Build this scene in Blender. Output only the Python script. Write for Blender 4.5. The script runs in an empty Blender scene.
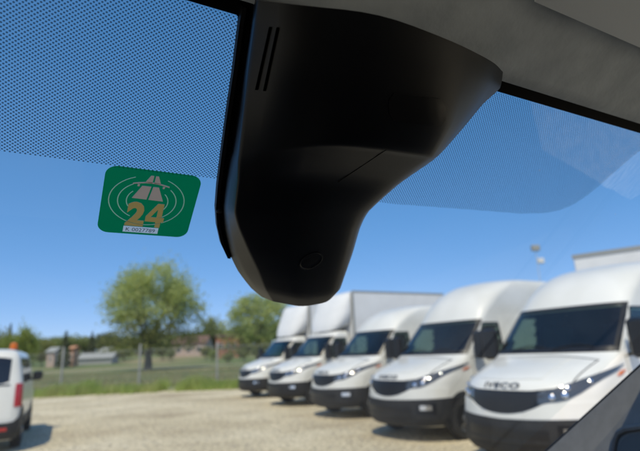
import bpy, math, random
import numpy as np
from mathutils import Vector, Matrix
random.seed(7); RNG = np.random.default_rng(7)
SC = bpy.context.scene; COL = SC.collection
R_ = math.radians

# ------------------------------------------------------------------ camera (calibrated on the row of vans and the windscreen)
FPX, PITCH, ROLL, CAMH = 494.0, R_(14.32), R_(-2.535), 1.627
def ray(u, v):
    x, y = u - 320, v - 225.5
    c, s = math.cos(ROLL), math.sin(ROLL)
    x, y = x*c + y*s, -x*s + y*c
    c, s = math.cos(PITCH), math.sin(PITCH)
    return np.array([x, FPX*c + y*s, FPX*s - y*c]) / FPX
CAM = np.array([0, 0, CAMH])
def at(u, v, Y):                       # world point on a pixel's sight line at distance Y ahead
    r = ray(u, v); return CAM + r*Y/r[1]
fwd = ray(320, 225.5); rt = (ray(321, 225.5) - fwd)*FPX; up = -(ray(320, 226.5) - fwd)*FPX
cam = bpy.data.objects.new('camera', bpy.data.cameras.new('camera')); COL.objects.link(cam)
cam.matrix_world = Matrix(((rt[0], up[0], -fwd[0], 0), (rt[1], up[1], -fwd[1], 0), (rt[2], up[2], -fwd[2], CAMH), (0, 0, 0, 1)))
cam.data.sensor_width = 36; cam.data.lens = FPX/640*36
cam.data.clip_start = 0.02; cam.data.clip_end = 3000
cam.data.dof.use_dof = True; cam.data.dof.focus_distance = 0.50; cam.data.dof.aperture_fstop = 5.8
SC.camera = cam
# ------------------------------------------------------------------ sky, sun, exposure
SUN = Vector((-0.17, -1.0, 0)).normalized()*math.cos(R_(58)) + Vector((0, 0, math.sin(R_(58))))
w = bpy.data.worlds.new('World'); SC.world = w; w.use_nodes = True
nt = w.node_tree; sky = nt.nodes.new('ShaderNodeTexSky'); sky.sky_type = 'NISHITA'; sky.sun_disc = False
sky.sun_elevation = R_(58); sky.sun_rotation = math.atan2(SUN.x, SUN.y)
sky.air_density = 0.6; sky.dust_density = 0.3; sky.ozone_density = 6.0
def chain(kind, src, **kw):
    n = nt.nodes.new(kind)
    for k, v in kw.items(): n.inputs[k].default_value = v
    nt.links.new(src, n.inputs['Color' if 'Color' in n.inputs else 0]); return n.outputs[0]
sc_ = nt.nodes.new('ShaderNodeVectorMath'); sc_.operation = 'SCALE'; sc_.inputs['Scale'].default_value = 0.12; nt.links.new(sky.outputs[0], sc_.inputs[0])
c_ = chain('ShaderNodeHueSaturation', sc_.outputs[0], Saturation=1.26); c_ = chain('ShaderNodeGamma', c_, Gamma=0.54)
sc2 = nt.nodes.new('ShaderNodeVectorMath'); sc2.operation = 'MULTIPLY'; sc2.inputs[1].default_value = (0.96/0.12, 0.97/0.12, 1.16/0.12); nt.links.new(c_, sc2.inputs[0])
nt.links.new(sc2.outputs[0], nt.nodes['Background'].inputs[0]); nt.nodes['Background'].inputs[1].default_value = 0.12
sl = bpy.data.lights.new('sun', 'SUN'); sl.energy = 4.0; sl.angle = R_(0.53); sl.color = (1, 0.89, 0.69)
so = bpy.data.objects.new('sun', sl); COL.objects.link(so); so.rotation_euler = SUN.to_track_quat('Z', 'Y').to_euler()
SC.view_settings.view_transform = 'Standard'; SC.view_settings.look = 'None'; SC.view_settings.exposure = 0.0; SC.view_settings.gamma = 1

# ------------------------------------------------------------------ materials
def mat(name, col, rough=0.6, metal=0.0, spec=0.5, coat=0.0, noise=None, bump=None, trans=None):
    """noise=(scale, second colour, detail) ; bump=(scale, strength, distance)"""
    m = bpy.data.materials.new(name); m.use_nodes = True; n = m.node_tree; b = n.nodes['Principled BSDF']
    b.inputs['Base Color'].default_value = (*col, 1); b.inputs['Roughness'].default_value = rough
    b.inputs['Metallic'].default_value = metal; b.inputs['Specular IOR Level'].default_value = spec
    b.inputs['Coat Weight'].default_value = coat; b.inputs['Coat Roughness'].default_value = 0.06
    tc = n.nodes.new('ShaderNodeTexCoord')
    if noise:
        t = n.nodes.new('ShaderNodeTexNoise'); t.inputs['Scale'].default_value = noise[0]; t.inputs['Detail'].default_value = noise[2]
        r = n.nodes.new('ShaderNodeValToRGB'); r.color_ramp.elements[0].position = 0.36; r.color_ramp.elements[1].position = 0.66
        r.color_ramp.elements[0].color = (*col, 1); r.color_ramp.elements[1].color = (*noise[1], 1)
        n.links.new(tc.outputs['Object'], t.inputs['Vector']); n.links.new(t.outputs['Fac'], r.inputs[0]); n.links.new(r.outputs[0], b.inputs['Base Color'])
    if bump:
        t = n.nodes.new('ShaderNodeTexNoise'); t.inputs['Scale'].default_value = bump[0]; t.inputs['Detail'].default_value = 4
        p = n.nodes.new('ShaderNodeBump'); p.inputs['Strength'].default_value = bump[1]; p.inputs['Distance'].default_value = bump[2]
        n.links.new(tc.outputs['Object'], t.inputs['Vector']); n.links.new(t.outputs['Fac'], p.inputs['Height']); n.links.new(p.outputs[0], b.inputs['Normal'])
    if trans:
        d = n.nodes.new('ShaderNodeBsdfTranslucent'); d.inputs[0].default_value = (*trans[1], 1)
        x = n.nodes.new('ShaderNodeMixShader'); x.inputs[0].default_value = trans[0]
        n.links.new(b.outputs[0], x.inputs[1]); n.links.new(d.outputs[0], x.inputs[2]); n.links.new(x.outputs[0], n.nodes['Material Output'].inputs[0])
    return m
def thin_glass(name, tint, ior=1.5, gain=1.0):
    m = bpy.data.materials.new(name); m.use_nodes = True; n = m.node_tree; n.nodes.clear()
    o = n.nodes.new('ShaderNodeOutputMaterial'); x = n.nodes.new('ShaderNodeMixShader')
    t = n.nodes.new('ShaderNodeBsdfTransparent'); t.inputs[0].default_value = (*tint, 1)
    g = n.nodes.new('ShaderNodeBsdfGlossy'); g.inputs['Roughness'].default_value = 0.0
    # reflectance of a thin pane, the same from either side: Schlick on |N.I|, two faces
    ge = n.nodes.new('ShaderNodeNewGeometry'); d = n.nodes.new('ShaderNodeVectorMath'); d.operation = 'DOT_PRODUCT'
    n.links.new(ge.outputs['Normal'], d.inputs[0]); n.links.new(ge.outputs['Incoming'], d.inputs[1])
    def ma(op, a, b=None):
        q = n.nodes.new('ShaderNodeMath'); q.operation = op
        for i, v in enumerate((a, b)):
            if v is None: continue
            if isinstance(v, (int, float)): q.inputs[i].default_value = v
            else: n.links.new(v, q.inputs[i])
        return q.outputs[0]
    r0 = ((ior - 1)/(ior + 1))**2; k = ma('POWER', ma('SUBTRACT', 1.0, ma('ABSOLUTE', d.outputs['Value'])), 5.0)
    R = ma('ADD', ma('MULTIPLY', k, 1 - r0), r0); R2 = ma('DIVIDE', ma('MULTIPLY', R, 2.0*gain), ma('ADD', R, 1.0))
    mn = ma('MINIMUM', R2, 1.0); n.links.new(mn, x.inputs[0])
    n.links.new(t.outputs[0], x.inputs[1]); n.links.new(g.outputs[0], x.inputs[2]); n.links.new(x.outputs[0], o.inputs[0])
    return m
def dot_print(name, pitch, pitch_d, rad):
    """black ceramic dots, staggered rows, printed on clear glass: UV is metres on the glass"""
    m = bpy.data.materials.new(name); m.use_nodes = True; n = m.node_tree; n.nodes.clear(); L = n.links.new
    uv = n.nodes.new('ShaderNodeUVMap'); uv.uv_map = 'UVMap'
    def lattice(off):
        a = n.nodes.new('ShaderNodeVectorMath'); a.operation = 'ADD'; a.inputs[1].default_value = (off*pitch, off*pitch_d, 0); L(uv.outputs[0], a.inputs[0])
        s = n.nodes.new('ShaderNodeVectorMath'); s.operation = 'MULTIPLY'; s.inputs[1].default_value = (1/pitch, 1/pitch_d, 0); L(a.outputs[0], s.inputs[0])
        f = n.nodes.new('ShaderNodeVectorMath'); f.operation = 'FRACTION'; L(s.outputs[0], f.inputs[0])
        d = n.nodes.new('ShaderNodeVectorMath'); d.operation = 'DISTANCE'; d.inputs[1].default_value = (0.5, 0.5, 0); L(f.outputs[0], d.inputs[0])
        return d.outputs['Value']
    mi = n.nodes.new('ShaderNodeMath'); mi.operation = 'MINIMUM'; L(lattice(0), mi.inputs[0]); L(lattice(.5), mi.inputs[1])
    lt = n.nodes.new('ShaderNodeMath'); lt.operation = 'LESS_THAN'; lt.inputs[1].default_value = rad; L(mi.outputs[0], lt.inputs[0])
    x = n.nodes.new('ShaderNodeMixShader'); t = n.nodes.new('ShaderNodeBsdfTransparent')
    b = n.nodes.new('ShaderNodeBsdfDiffuse'); b.inputs[0].default_value = (0.012, 0.012, 0.014, 1)
    mk = n.nodes.new('ShaderNodeMath'); mk.operation = 'MULTIPLY'; mk.inputs[1].default_value = 0.78; L(lt.outputs[0], mk.inputs[0])
    L(mk.outputs[0], x.inputs[0]); L(t.outputs[0], x.inputs[1]); L(b.outputs[0], x.inputs[2])
    o = n.nodes.new('ShaderNodeOutputMaterial'); L(x.outputs[0], o.inputs[0]); return m

M = dict(
    paint=mat('white_paint', (0.77, 0.765, 0.72), 0.32, coat=0.5, bump=(3, 0.02, 0.01), noise=(1.3, (0.69, 0.68, 0.625), 3)),
    panel=mat('white_box_panel', (0.80, 0.80, 0.79), 0.45, noise=(2.0, (0.74, 0.74, 0.73), 3)),
    dark=mat('dark_grey_bumper_plastic', (0.019, 0.020, 0.022), 0.6, spec=0.35, noise=(9, (0.028, 0.028, 0.028), 4)),
    black=mat('black_trim', (0.008, 0.008, 0.009), 0.35),
    lining=mat('dark_cab_lining', (0.03, 0.03, 0.033), 0.8),
    vglass=thin_glass('vehicle_glass', (0.66, 0.74, 0.70), 1.5, 0.75),
    tint=thin_glass('dark_tinted_glass', (0.06, 0.07, 0.07), 1.5, 1.2),
    lens=mat('headlamp_lens', (0.06, 0.065, 0.07), 0.08, spec=0.8, coat=1.0),
    chrome=mat('chrome_reflector', (0.9, 0.9, 0.92), 0.16, metal=1.0),
    tyre=mat('tyre_rubber', (0.02, 0.02, 0.02), 0.85),
    steel=mat('wheel_steel', (0.35, 0.36, 0.37), 0.4, metal=0.8),
    badge=mat('badge_grey', (0.035, 0.045, 0.065), 0.65, spec=0.2),
    amber=mat('amber_lens', (0.75, 0.20, 0.02), 0.2, trans=(0.35, (0.9, 0.3, 0.03))),
    red=mat('red_lens', (0.45, 0.015, 0.02), 0.15, coat=0.6),
    plate=mat('plate_white', (0.7, 0.7, 0.7), 0.4),
    seat=mat('seat_fabric', (0.04, 0.045, 0.05), 0.9),
    housing=mat('matte_black_plastic', (0.0030, 0.0035, 0.0050), 0.40, spec=0.30, bump=(2200, 0.10, 0.0004)),
    housing_low=mat('satin_black_plastic', (0.007, 0.007, 0.008), 0.30, spec=0.35),
    gasket=mat('black_gasket', (0.004, 0.004, 0.005), 0.5, spec=0.25),
    slot=mat('slot_shadow_black', (0.001, 0.001, 0.001), 0.9, spec=0.0),
    frit=mat('black_frit', (0.004, 0.004, 0.005), 0.7, spec=0.1),
    headliner=mat('grey_headliner', (0.44, 0.485, 0.53), 0.95, spec=0.2, noise=(22, (0.54, 0.59, 0.635), 6), bump=(120, 0.5, 0.0022)),
    visor_dark=mat('recess_grey_plastic', (0.10, 0.098, 0.093), 0.7, spec=0.2, bump=(900, 0.25, 0.0005)),
    visor=mat('light_grey_visor_vinyl', (0.76, 0.81, 0.86), 0.7, bump=(500, 0.3, 0.0006)),
    pillar=mat('grey_pillar_plastic', (0.17, 0.165, 0.155), 0.7, spec=0.2, bump=(900, 0.25, 0.0005), noise=(45, (0.19, 0.185, 0.175), 4)),
    dash=mat('dark_dashboard_plastic', (0.035, 0.035, 0.038), 0.7, bump=(700, 0.3, 0.0006)),
    st_green=mat('sticker_green', (0.0, 0.14, 0.06), 0.5, noise=(160, (0.008, 0.115, 0.052), 6), trans=(0.5, (0.0, 0.27, 0.11))),
    st_pink=mat('sticker_pale_pink', (0.5, 0.42, 0.36), 0.5, trans=(0.5, (0.46, 0.37, 0.30))),
    st_gold=mat('sticker_gold', (0.5, 0.33, 0.09), 0.5, trans=(0.5, (0.46, 0.33, 0.11))),
    st_line=mat('sticker_line', (0.45, 0.6, 0.5), 0.5, trans=(0.5, (0.35, 0.6, 0.42))),
    st_white=mat('sticker_white', (0.55, 0.68, 0.8), 0.5, trans=(0.5, (0.7, 0.85, 1.0))),
    st_ink=mat('sticker_ink', (0.06, 0.10, 0.20), 0.5),
    wscreen=thin_glass('windscreen_glass', (0.93, 0.965, 0.97), 1.5, 1.0),
    bark=mat('bark', (0.16, 0.135, 0.11), 0.9, noise=(6, (0.09, 0.075, 0.06), 5)),
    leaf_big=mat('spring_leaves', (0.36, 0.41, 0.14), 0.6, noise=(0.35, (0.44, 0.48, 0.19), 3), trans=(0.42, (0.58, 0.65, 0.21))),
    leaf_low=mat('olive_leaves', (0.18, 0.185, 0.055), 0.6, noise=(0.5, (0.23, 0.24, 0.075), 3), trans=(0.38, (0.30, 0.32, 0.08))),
    leaf_bright=mat('bright_green_leaves', (0.24, 0.29, 0.06), 0.6, noise=(0.6, (0.31, 0.35, 0.08), 3), trans=(0.4, (0.40, 0.48, 0.09))),
    leaf_dark=mat('dark_green_leaves', (0.11, 0.135, 0.065), 0.6, noise=(0.5, (0.14, 0.16, 0.075), 3), trans=(0.3, (0.16, 0.2, 0.07))),
    leaf_mid=mat('mid_green_leaves', (0.21, 0.25, 0.10), 0.6, noise=(0.5, (0.26, 0.29, 0.12), 3), trans=(0.38, (0.34, 0.40, 0.12))),
    concrete=mat('concrete_post', (0.36, 0.36, 0.34), 0.8, noise=(8, (0.29, 0.29, 0.27), 4)),
    wire=mat('galvanised_wire', (0.55, 0.56, 0.56), 0.5),
    brick=mat('brick_wall', (0.36, 0.15, 0.09), 0.85, noise=(1.5, (0.28, 0.12, 0.08), 4)),
    plaster=mat('plaster_wall', (0.50, 0.38, 0.32), 0.85, noise=(1.0, (0.44, 0.33, 0.27), 3)),
    orange=mat('orange_render', (0.45, 0.23, 0.13), 0.85),
    roof=mat('roof_tiles', (0.17, 0.10, 0.075), 0.85, noise=(2.0, (0.13, 0.08, 0.06), 4)),
    grey=mat('grey_roof', (0.31, 0.32, 0.31), 0.7),
    winpane=mat('window_pane', (0.03, 0.035, 0.04), 0.1),
    grass=mat('grass_blades', (0.30, 0.40, 0.09), 0.7, noise=(0.9, (0.42, 0.42, 0.16), 3), trans=(0.4, (0.45, 0.55, 0.12))),
    stone=mat('pebble', (0.40, 0.36, 0.29), 0.9, noise=(2.0, (0.30, 0.27, 0.22), 4)),
)

# ------------------------------------------------------------------ object helpers
def tag(o, label=None, cat=None, group=None, kind=None):
    for k, v in (('label', label), ('category', cat), ('group', group), ('kind', kind)):
        if v: o[k] = v
    return o
def empty(name, loc=(0, 0, 0), rz=0.0):
    o = bpy.data.objects.new(name, None); COL.objects.link(o); o.location = loc; o.rotation_euler = (0, 0, rz); o.empty_display_size = 0.2; return o
def mesh(name, V, F, m, parent=None, smooth=True, mi=None, recalc=True):
    me = bpy.data.meshes.new(name); me.from_pydata([tuple(map(float, v)) for v in V], [], [tuple(int(i) for i in f) for f in F])
    for q in (m if isinstance(m, (list, tuple)) else [m]): me.materials.append(q)
    if mi is not None: me.polygons.foreach_set('material_index', np.array(mi, dtype=np.int32))
    me.validate()
    if recalc:
        import bmesh
        b = bmesh.new(); b.from_mesh(me); bmesh.ops.recalc_face_normals(b, faces=b.faces); b.to_mesh(me); b.free()
    if smooth:
        me.polygons.foreach_set('use_smooth', np.ones(len(me.polygons), dtype=bool)); me.set_sharp_from_angle(angle=R_(38))
    o = bpy.data.objects.new(name, me); COL.objects.link(o); o.parent = parent; return o
class MB:
    def __init__(s): s.V, s.F = [], []
    def add(s, V, F):
        k = len(s.V); s.V += [tuple(v) for v in V]; s.F += [tuple(i + k for i in f) for f in F]; return s
    def box(s, x0, x1, y0, y1, z0, z1, bev=0.0):
        if bev <= 0:
            V = [(x, y, z) for x in (x0, x1) for y in (y0, y1) for z in (z0, z1)]
            return s.add(V, [(0, 1, 3, 2), (4, 6, 7, 5), (0, 4, 5, 1), (2, 3, 7, 6), (0, 2, 6, 4), (1, 5, 7, 3)])
        b = bev; V = []; F = []
        for z, e in ((z0, b), (z0 + b, 0), (z1 - b, 0), (z1, b)):
            X0, X1, Y0, Y1 = x0 + e, x1 - e, y0 + e, y1 - e
            V += [(X0 + b, Y0, z), (X1 - b, Y0, z), (X1, Y0 + b, z), (X1, Y1 - b, z), (X1 - b, Y1, z), (X0 + b, Y1, z), (X0, Y1 - b, z), (X0, Y0 + b, z)]
        for i in range(3):
            for j in range(8): F.append((i*8 + j, i*8 + (j + 1) % 8, i*8 + 8 + (j + 1) % 8, i*8 + 8 + j))
        F += [tuple(range(7, -1, -1)), tuple(range(24, 32))]
        return s.add(V, F)
    def tube(s, pts, rad, n=8, cap=True):
        pts = [Vector(p) for p in pts]; rad = rad if isinstance(rad, (list, tuple)) else [rad]*len(pts); V = []; F = []
        d0 = (pts[1] - pts[0]).normalized(); a = d0.orthogonal().normalized()
        for i, p in enumerate(pts):
            d = (pts[min(i + 1, len(pts) - 1)] - pts[max(i - 1, 0)]).normalized()
            a = (a - d*a.dot(d)).normalized(); b = d.cross(a)
            for k in range(n):
                t = 2*math.pi*k/n; V.append(tuple(p + (a*math.cos(t) + b*math.sin(t))*rad[i]))
        for i in range(len(pts) - 1):
            for k in range(n): F.append((i*n + k, i*n + (k + 1) % n, i*n + n + (k + 1) % n, i*n + n + k))
        if cap: F += [tuple(range(n - 1, -1, -1)), tuple(range((len(pts) - 1)*n, len(pts)*n))]
        return s.add(V, F)
    def lathe(s, prof, axis='z', n=24, c=(0, 0, 0)):          # prof: (radius, along axis)
        V = []; F = []
        for r, h in prof:
            for k in range(n):
                t = 2*math.pi*k/n; p = (r*math.cos(t), r*math.sin(t), h)
                if axis == 'y': p = (p[0], p[2], p[1])
                if axis == 'x': p = (p[2], p[0], p[1])
                V.append((p[0] + c[0], p[1] + c[1], p[2] + c[2]))
        for i in range(len(prof) - 1):
            for k in range(n): F.append((i*n + k, i*n + (k + 1) % n, i*n + n + (k + 1) % n, i*n + n + k))
        F += [tuple(range(n)), tuple(range((len(prof) - 1)*n, len(prof)*n))]
        return s.add(V, F)
    def grid(s, P):                                            # P[i][j] points
        a, b = len(P), len(P[0]); V = [p for r in P for p in r]
        return s.add(V, [(i*b + j, i*b + j + 1, i*b + b + j + 1, i*b + b + j) for i in range(a - 1) for j in range(b - 1)])
    def slab(s, P, Q):                                         # two matching grids, front and back, closed all round
        a, b = len(P), len(P[0]); k = a*b
        V = [p for r in P for p in r] + [q for r in Q for q in r]; F = []
        for i in range(a - 1):
            for j in range(b - 1):
                f = (i*b + j, i*b + j + 1, i*b + b + j + 1, i*b + b + j); F += [f, tuple(x + k for x in f[::-1])]
        rim = [j for j in range(b)] + [i*b + b - 1 for i in range(1, a)] + [(a - 1)*b + j for j in range(b - 2, -1, -1)] + [i*b for i in range(a - 2, 0, -1)]
        for q in range(len(rim)):
            x, y = rim[q], rim[(q + 1) % len(rim)]; F.append((x, y, y + k, x + k))
        return s.add(V, F)
    def build(s, name, m, parent=None, smooth=True): return mesh(name, s.V, s.F, m, parent, smooth)
def children(o): return [c for c in bpy.data.objects if c.parent == o]
def copy_tree(o, parent=None):
    c = o.copy(); COL.objects.link(c); c.parent = parent
    for ch in children(o): copy_tree(ch, c)
    return c
def text_mesh(txt, bold=0.0, space=1.0):
    cu = bpy.data.curves.new('lettering', 'FONT'); cu.body = txt; cu.size = 1; cu.offset = bold; cu.resolution_u = 3; cu.space_character = space
    o = bpy.data.objects.new('lettering', cu); COL.objects.link(o)
    dg = bpy.context.evaluated_depsgraph_get(); me = bpy.data.meshes.new_from_object(o.evaluated_get(dg))
    V = np.array([v.co[:] for v in me.vertices]); F = [tuple(p.vertices) for p in me.polygons]
    bpy.data.objects.remove(o); bpy.data.curves.remove(cu); bpy.data.meshes.remove(me)
    V[:, :2] -= V[:, :2].min(0); V[:, :2] /= V[:, :2].max(0); return V, F      # normalised to a unit box

# ------------------------------------------------------------------ ground, field
def smooth01(t): t = np.clip(t, 0, 1); return t*t*(3 - 2*t)
def field_h(x, y): return 0.02 + 4.6*smooth01((np.asarray(y) - 84)/130) + 5*smooth01((np.asarray(y) - 200)/250)
def ground_material():
    m = bpy.data.materials.new('gravel'); m.use_nodes = True; n = m.node_tree; b = n.nodes['Principled BSDF']; L = n.links.new
    tc = n.nodes.new('ShaderNodeTexCoord'); b.inputs['Roughness'].default_value = 0.95; b.inputs['Specular IOR Level'].default_value = 0.2
    def ns(sc, det=5):
        t = n.nodes.new('ShaderNodeTexNoise'); t.inputs['Scale'].default_value = sc; t.inputs['Detail'].default_value = det; L(tc.outputs['Object'], t.inputs['Vector']); return t
    def ramp(src, stops):
        r = n.nodes.new('ShaderNodeValToRGB'); e = r.color_ramp.elements
        e[0].position, e[0].color = stops[0][0], (*stops[0][1], 1); e[1].position, e[1].color = stops[-1][0], (*stops[-1][1], 1)
        for p, c in stops[1:-1]: q = e.new(p); q.color = (*c, 1)
        L(src, r.inputs[0]); return r
    big = ramp(ns(0.35).outputs['Fac'], [(0.35, (0.62, 0.54, 0.375)), (0.52, (0.73, 0.645, 0.46)), (0.68, (0.83, 0.75, 0.56))])
    fine = ramp(ns(14, 6).outputs['Fac'], [(0.36, (0.55, 0.54, 0.52)), (0.55, (1, 1, 1)), (0.7, (1.12, 1.1, 1.06))])
    vo = n.nodes.new('ShaderNodeTexVoronoi'); vo.inputs['Scale'].default_value = 22; L(tc.outputs['Object'], vo.inputs['Vector'])
    st = ramp(vo.outputs['Color'], [(0.1, (0.72, 0.70, 0.68)), (0.8, (1.08, 1.07, 1.05))])
    m1 = n.nodes.new('ShaderNodeMixRGB'); m1.blend_type = 'MULTIPLY'; m1.inputs[0].default_value = 1; L(big.outputs[0], m1.inputs[1]); L(fine.outputs[0], m1.inputs[2])
    m2 = n.nodes.new('ShaderNodeMixRGB'); m2.blend_type = 'MULTIPLY'; m2.inputs[0].default_value = 0.8; L(m1.outputs[0], m2.inputs[1]); L(st.outputs[0], m2.inputs[2])
    mp = n.nodes.new('ShaderNodeMapping'); mp.inputs['Scale'].default_value = (.34, .42, 1); mp.inputs['Rotation'].default_value = (0, 0, .35); L(tc.outputs['Object'], mp.inputs[0])
    tn = n.nodes.new('ShaderNodeTexNoise'); tn.inputs['Scale'].default_value = 1.0; tn.inputs['Detail'].default_value = 6; tn.inputs['Roughness'].default_value = .62; L(mp.outputs[0], tn.inputs['Vector'])
    pr = ramp(tn.outputs['Fac'], [(0.34, (0.78, 0.75, 0.73)), (0.48, (0.97, 0.965, 0.96)), (0.64, (1.10, 1.10, 1.10))])
    m3 = n.nodes.new('ShaderNodeMixRGB'); m3.blend_type = 'MULTIPLY'; m3.inputs[0].default_value = 1; L(m2.outputs[0], m3.inputs[1]); L(pr.outputs[0], m3.inputs[2])
    L(m3.outputs[0], b.inputs['Base Color'])
    p = n.nodes.new('ShaderNodeBump'); p.inputs['Distance'].default_value = 0.03; p.inputs['Strength'].default_value = 0.8
    L(ns(18, 6).outputs['Fac'], p.inputs['Height']); L(p.outputs[0], b.inputs['Normal']); return m
def field_material():
    m = bpy.data.materials.new('field_grass'); m.use_nodes = True; n = m.node_tree; b = n.nodes['Principled BSDF']; L = n.links.new
    tc = n.nodes.new('ShaderNodeTexCoord'); b.inputs['Roughness'].default_value = 1; b.inputs['Specular IOR Level'].default_value = 0.1
    mp = n.nodes.new('ShaderNodeMapping'); mp.inputs['Scale'].default_value = (0.35, 1, 1); L(tc.outputs['Object'], mp.inputs[0])
    a = n.nodes.new('ShaderNodeTexNoise'); a.inputs['Scale'].default_value = 0.10; a.inputs['Detail'].default_value = 8; L(mp.outputs[0], a.inputs['Vector'])
    r = n.nodes.new('ShaderNodeValToRGB'); e = r.color_ramp.elements
    e[0].position, e[0].color = 0.36, (0.135, 0.19, 0.075, 1); e[1].position, e[1].color = 0.63, (0.33, 0.275, 0.165, 1)
    q = e.new(0.50); q.color = (0.16, 0.195, 0.085, 1)
    L(a.outputs['Fac'], r.inputs[0]); f = n.nodes.new('ShaderNodeTexNoise'); f.inputs['Scale'].default_value = 3.0; f.inputs['Detail'].default_value = 6; L(tc.outputs['Object'], f.inputs['Vector'])
    r2 = n.nodes.new('ShaderNodeValToRGB'); r2.color_ramp.elements[0].position = .3; r2.color_ramp.elements[0].color = (.65, .66, .62, 1); r2.color_ramp.elements[1].position = .7; r2.color_ramp.elements[1].color = (1.15, 1.15, 1.1, 1)
    L(f.outputs['Fac'], r2.inputs[0]); x = n.nodes.new('ShaderNodeMixRGB'); x.blend_type = 'MULTIPLY'; x.inputs[0].default_value = 1
    L(r.outputs[0], x.inputs[1]); L(r2.outputs[0], x.inputs[2]); L(x.outputs[0], b.inputs['Base Color']); return m
S = 900
tag(mesh('gravel_yard', [(-S, -S, 0), (S, -S, 0), (S, S, 0), (-S, S, 0)], [(0, 1, 2, 3)], ground_material(), smooth=False), 'pale dusty gravel yard in front of the vans', 'gravel yard', kind='structure')
xs = np.concatenate([np.linspace(-600, -40, 24), np.linspace(-36, 40, 77), np.linspace(60, 600, 20)])
ys = np.concatenate([[0], np.linspace(1, 12, 12), np.linspace(16, 200, 47), np.linspace(220, 850, 20)])
def edge_y(x): return 28.9 + 0.5*math.sin(x*0.9) + 0.35*math.sin(x*2.3 + 1) + (1.0 if x < -12 else 0) 
P = [[(x, edge_y(x) + y, float(field_h(x, edge_y(x) + y)) - (0.016 if y == 0 else 0)) for y in ys] for x in xs]
fb = MB().grid(P)
tag(fb.build('grass_field', field_material()), 'rough green meadow behind the wire fence', 'field', kind='structure')
# pebbles on the yard
pv, pf = [], []
ico = [(0, 0, 1), (.9, 0, .3), (.28, .85, .3), (-.73, .53, .3), (-.73, -.53, .3), (.28, -.85, .3)]
icf = [(0, 1, 2), (0, 2, 3), (0, 3, 4), (0, 4, 5), (0, 5, 1)]
for i in range(9000):
    d = 6 + 20*random.random()**0.8; x = random.uniform(-0.75, 0.45)*d; r = random.uniform(0.012, 0.035)
    if d > 25.8: continue
    a = random.random()*6.28; k = len(pv); sx, sy, sz = r*random.uniform(.7, 1.3), r, r*random.uniform(.4, .8)
    for q in ico:
        X, Y = q[0]*sx, q[1]*sy; pv.append((x + X*math.cos(a) - Y*math.sin(a), d + X*math.sin(a) + Y*math.cos(a), q[2]*sz - 0.2*sz))
    pf += [tuple(j + k for j in f) for f in icf]
tag(mesh('pebbles', pv, pf, M['stone'], recalc=False), 'small loose stones lying on the gravel yard', 'pebbles', kind='stuff')

# ------------------------------------------------------------------ vehicle bodies: stacked plan outlines
class Shape:
    """horizontal outlines: nose xc(z), half width w(z), depth of the rounded front c(z), squareness n(z). x forward, y left."""
    def __init__(s, rows, xr, inset=0.0):
        a = np.array(rows, float); s.z = a[:, 0]; s.xc = a[:, 1] - inset; s.w = a[:, 2] - inset; s.c = a[:, 3]; s.n = a[:, 4]; s.xr = xr; s._c = {}
    def par(s, z): return [float(np.interp(z, s.z, q)) for q in (s.xc, s.w, s.c, s.n)]
    def arc(s, z):
        k = round(z, 5)
        if k not in s._c:
            xc, w_, c, n = s.par(z); ph = np.linspace(0, math.pi/2, 48)
            y = w_*np.sin(ph)**(2/n); x = xc - c*(1 - np.cos(ph)**(2/n))
            l = np.concatenate([[0], np.cumsum(np.hypot(np.diff(x), np.diff(y)))]); s._c[k] = (x, y, l)
        return s._c[k]
    def P(s, u, z, off=0.0):
        def q(u, z):
            x, y, l = s.arc(z); a = abs(u); sg = 1 if u >= 0 else -1
            if a <= l[-1]: return np.array([np.interp(a, l, x), sg*np.interp(a, l, y), z])
            return np.array([x[-1] - (a - l[-1]), sg*y[-1], z])
        p = q(u, z)
        if off:
            e = 0.02; nrm = np.cross(q(u + e, z) - q(u - e, z), q(u, z + e) - q(u, z - e)); nrm /= np.linalg.norm(nrm) + 1e-9
            p = p + nrm*off
        return p
    def side(s, x, z, sg, off=0.0):
        return np.array([x, sg*(s.par(z)[1] + off), z])
    def ring(s, z, na=22, dx=0.16):
        x, y, l = s.arc(z); t = np.linspace(0, l[-1], na)
        h = [(np.interp(a, l, x), np.interp(a, l, y), a/l[-1]*.99) for a in t]
        ns_ = max(2, int((abs(s.xr) - 1.2)/dx)); xe = x[-1]
        h += [(xe + (s.xr - xe)*k/ns_, y[-1], 1.5) for k in range(1, ns_ + 1)]
        r = h + [(s.xr, y[-1]*(1 - k/3), 2) for k in range(1, 3)]
        return r + [(a, -b, f) for a, b, f in ([(s.xr, 0.0, 2)] + r[::-1])][:-1] 
    def shell(s, zs, hole=None, top=True, bottom=True):
        R = [s.ring(z) for z in zs]; n = len(R[0]); V = []; F = []
        for z, r in zip(zs, R): V += [(a, b, z) for a, b, _ in r]
        for i in range(len(zs) - 1):
            for j in range(n):
                k = (j + 1) % n; f = (i*n + j, i*n + k, i*n + n + k, i*n + n + j)
                if hole:
                    c = np.mean([V[q] for q in f], axis=0)
                    if hole(c, max(R[i][j][2], R[i][k][2])): continue
                F.append(f)
        if bottom: F.append(tuple(range(n - 1, -1, -1)))
        if top: F.append(tuple(range((len(zs) - 1)*n, len(zs)*n)))
        return V, F
def patch(fn, us, lo, hi, nz, t_out, t_in):
    """slab between curves lo(u) and hi(u): fn(u, z, off)"""
    A = [[tuple(fn(u, lo(u) + (hi(u) - lo(u))*k/nz, t_out)) for k in range(nz + 1)] for u in us]
    B = [[tuple(fn(u, lo(u) + (hi(u) - lo(u))*k/nz, -t_in)) for k in range(nz + 1)] for u in us]
    return MB().slab(A, B)
def lin(pts):
    a = np.array(pts, float); return lambda u: float(np.interp(u, a[:, 0], a[:, 1]))
LS = np.linspace

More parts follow.
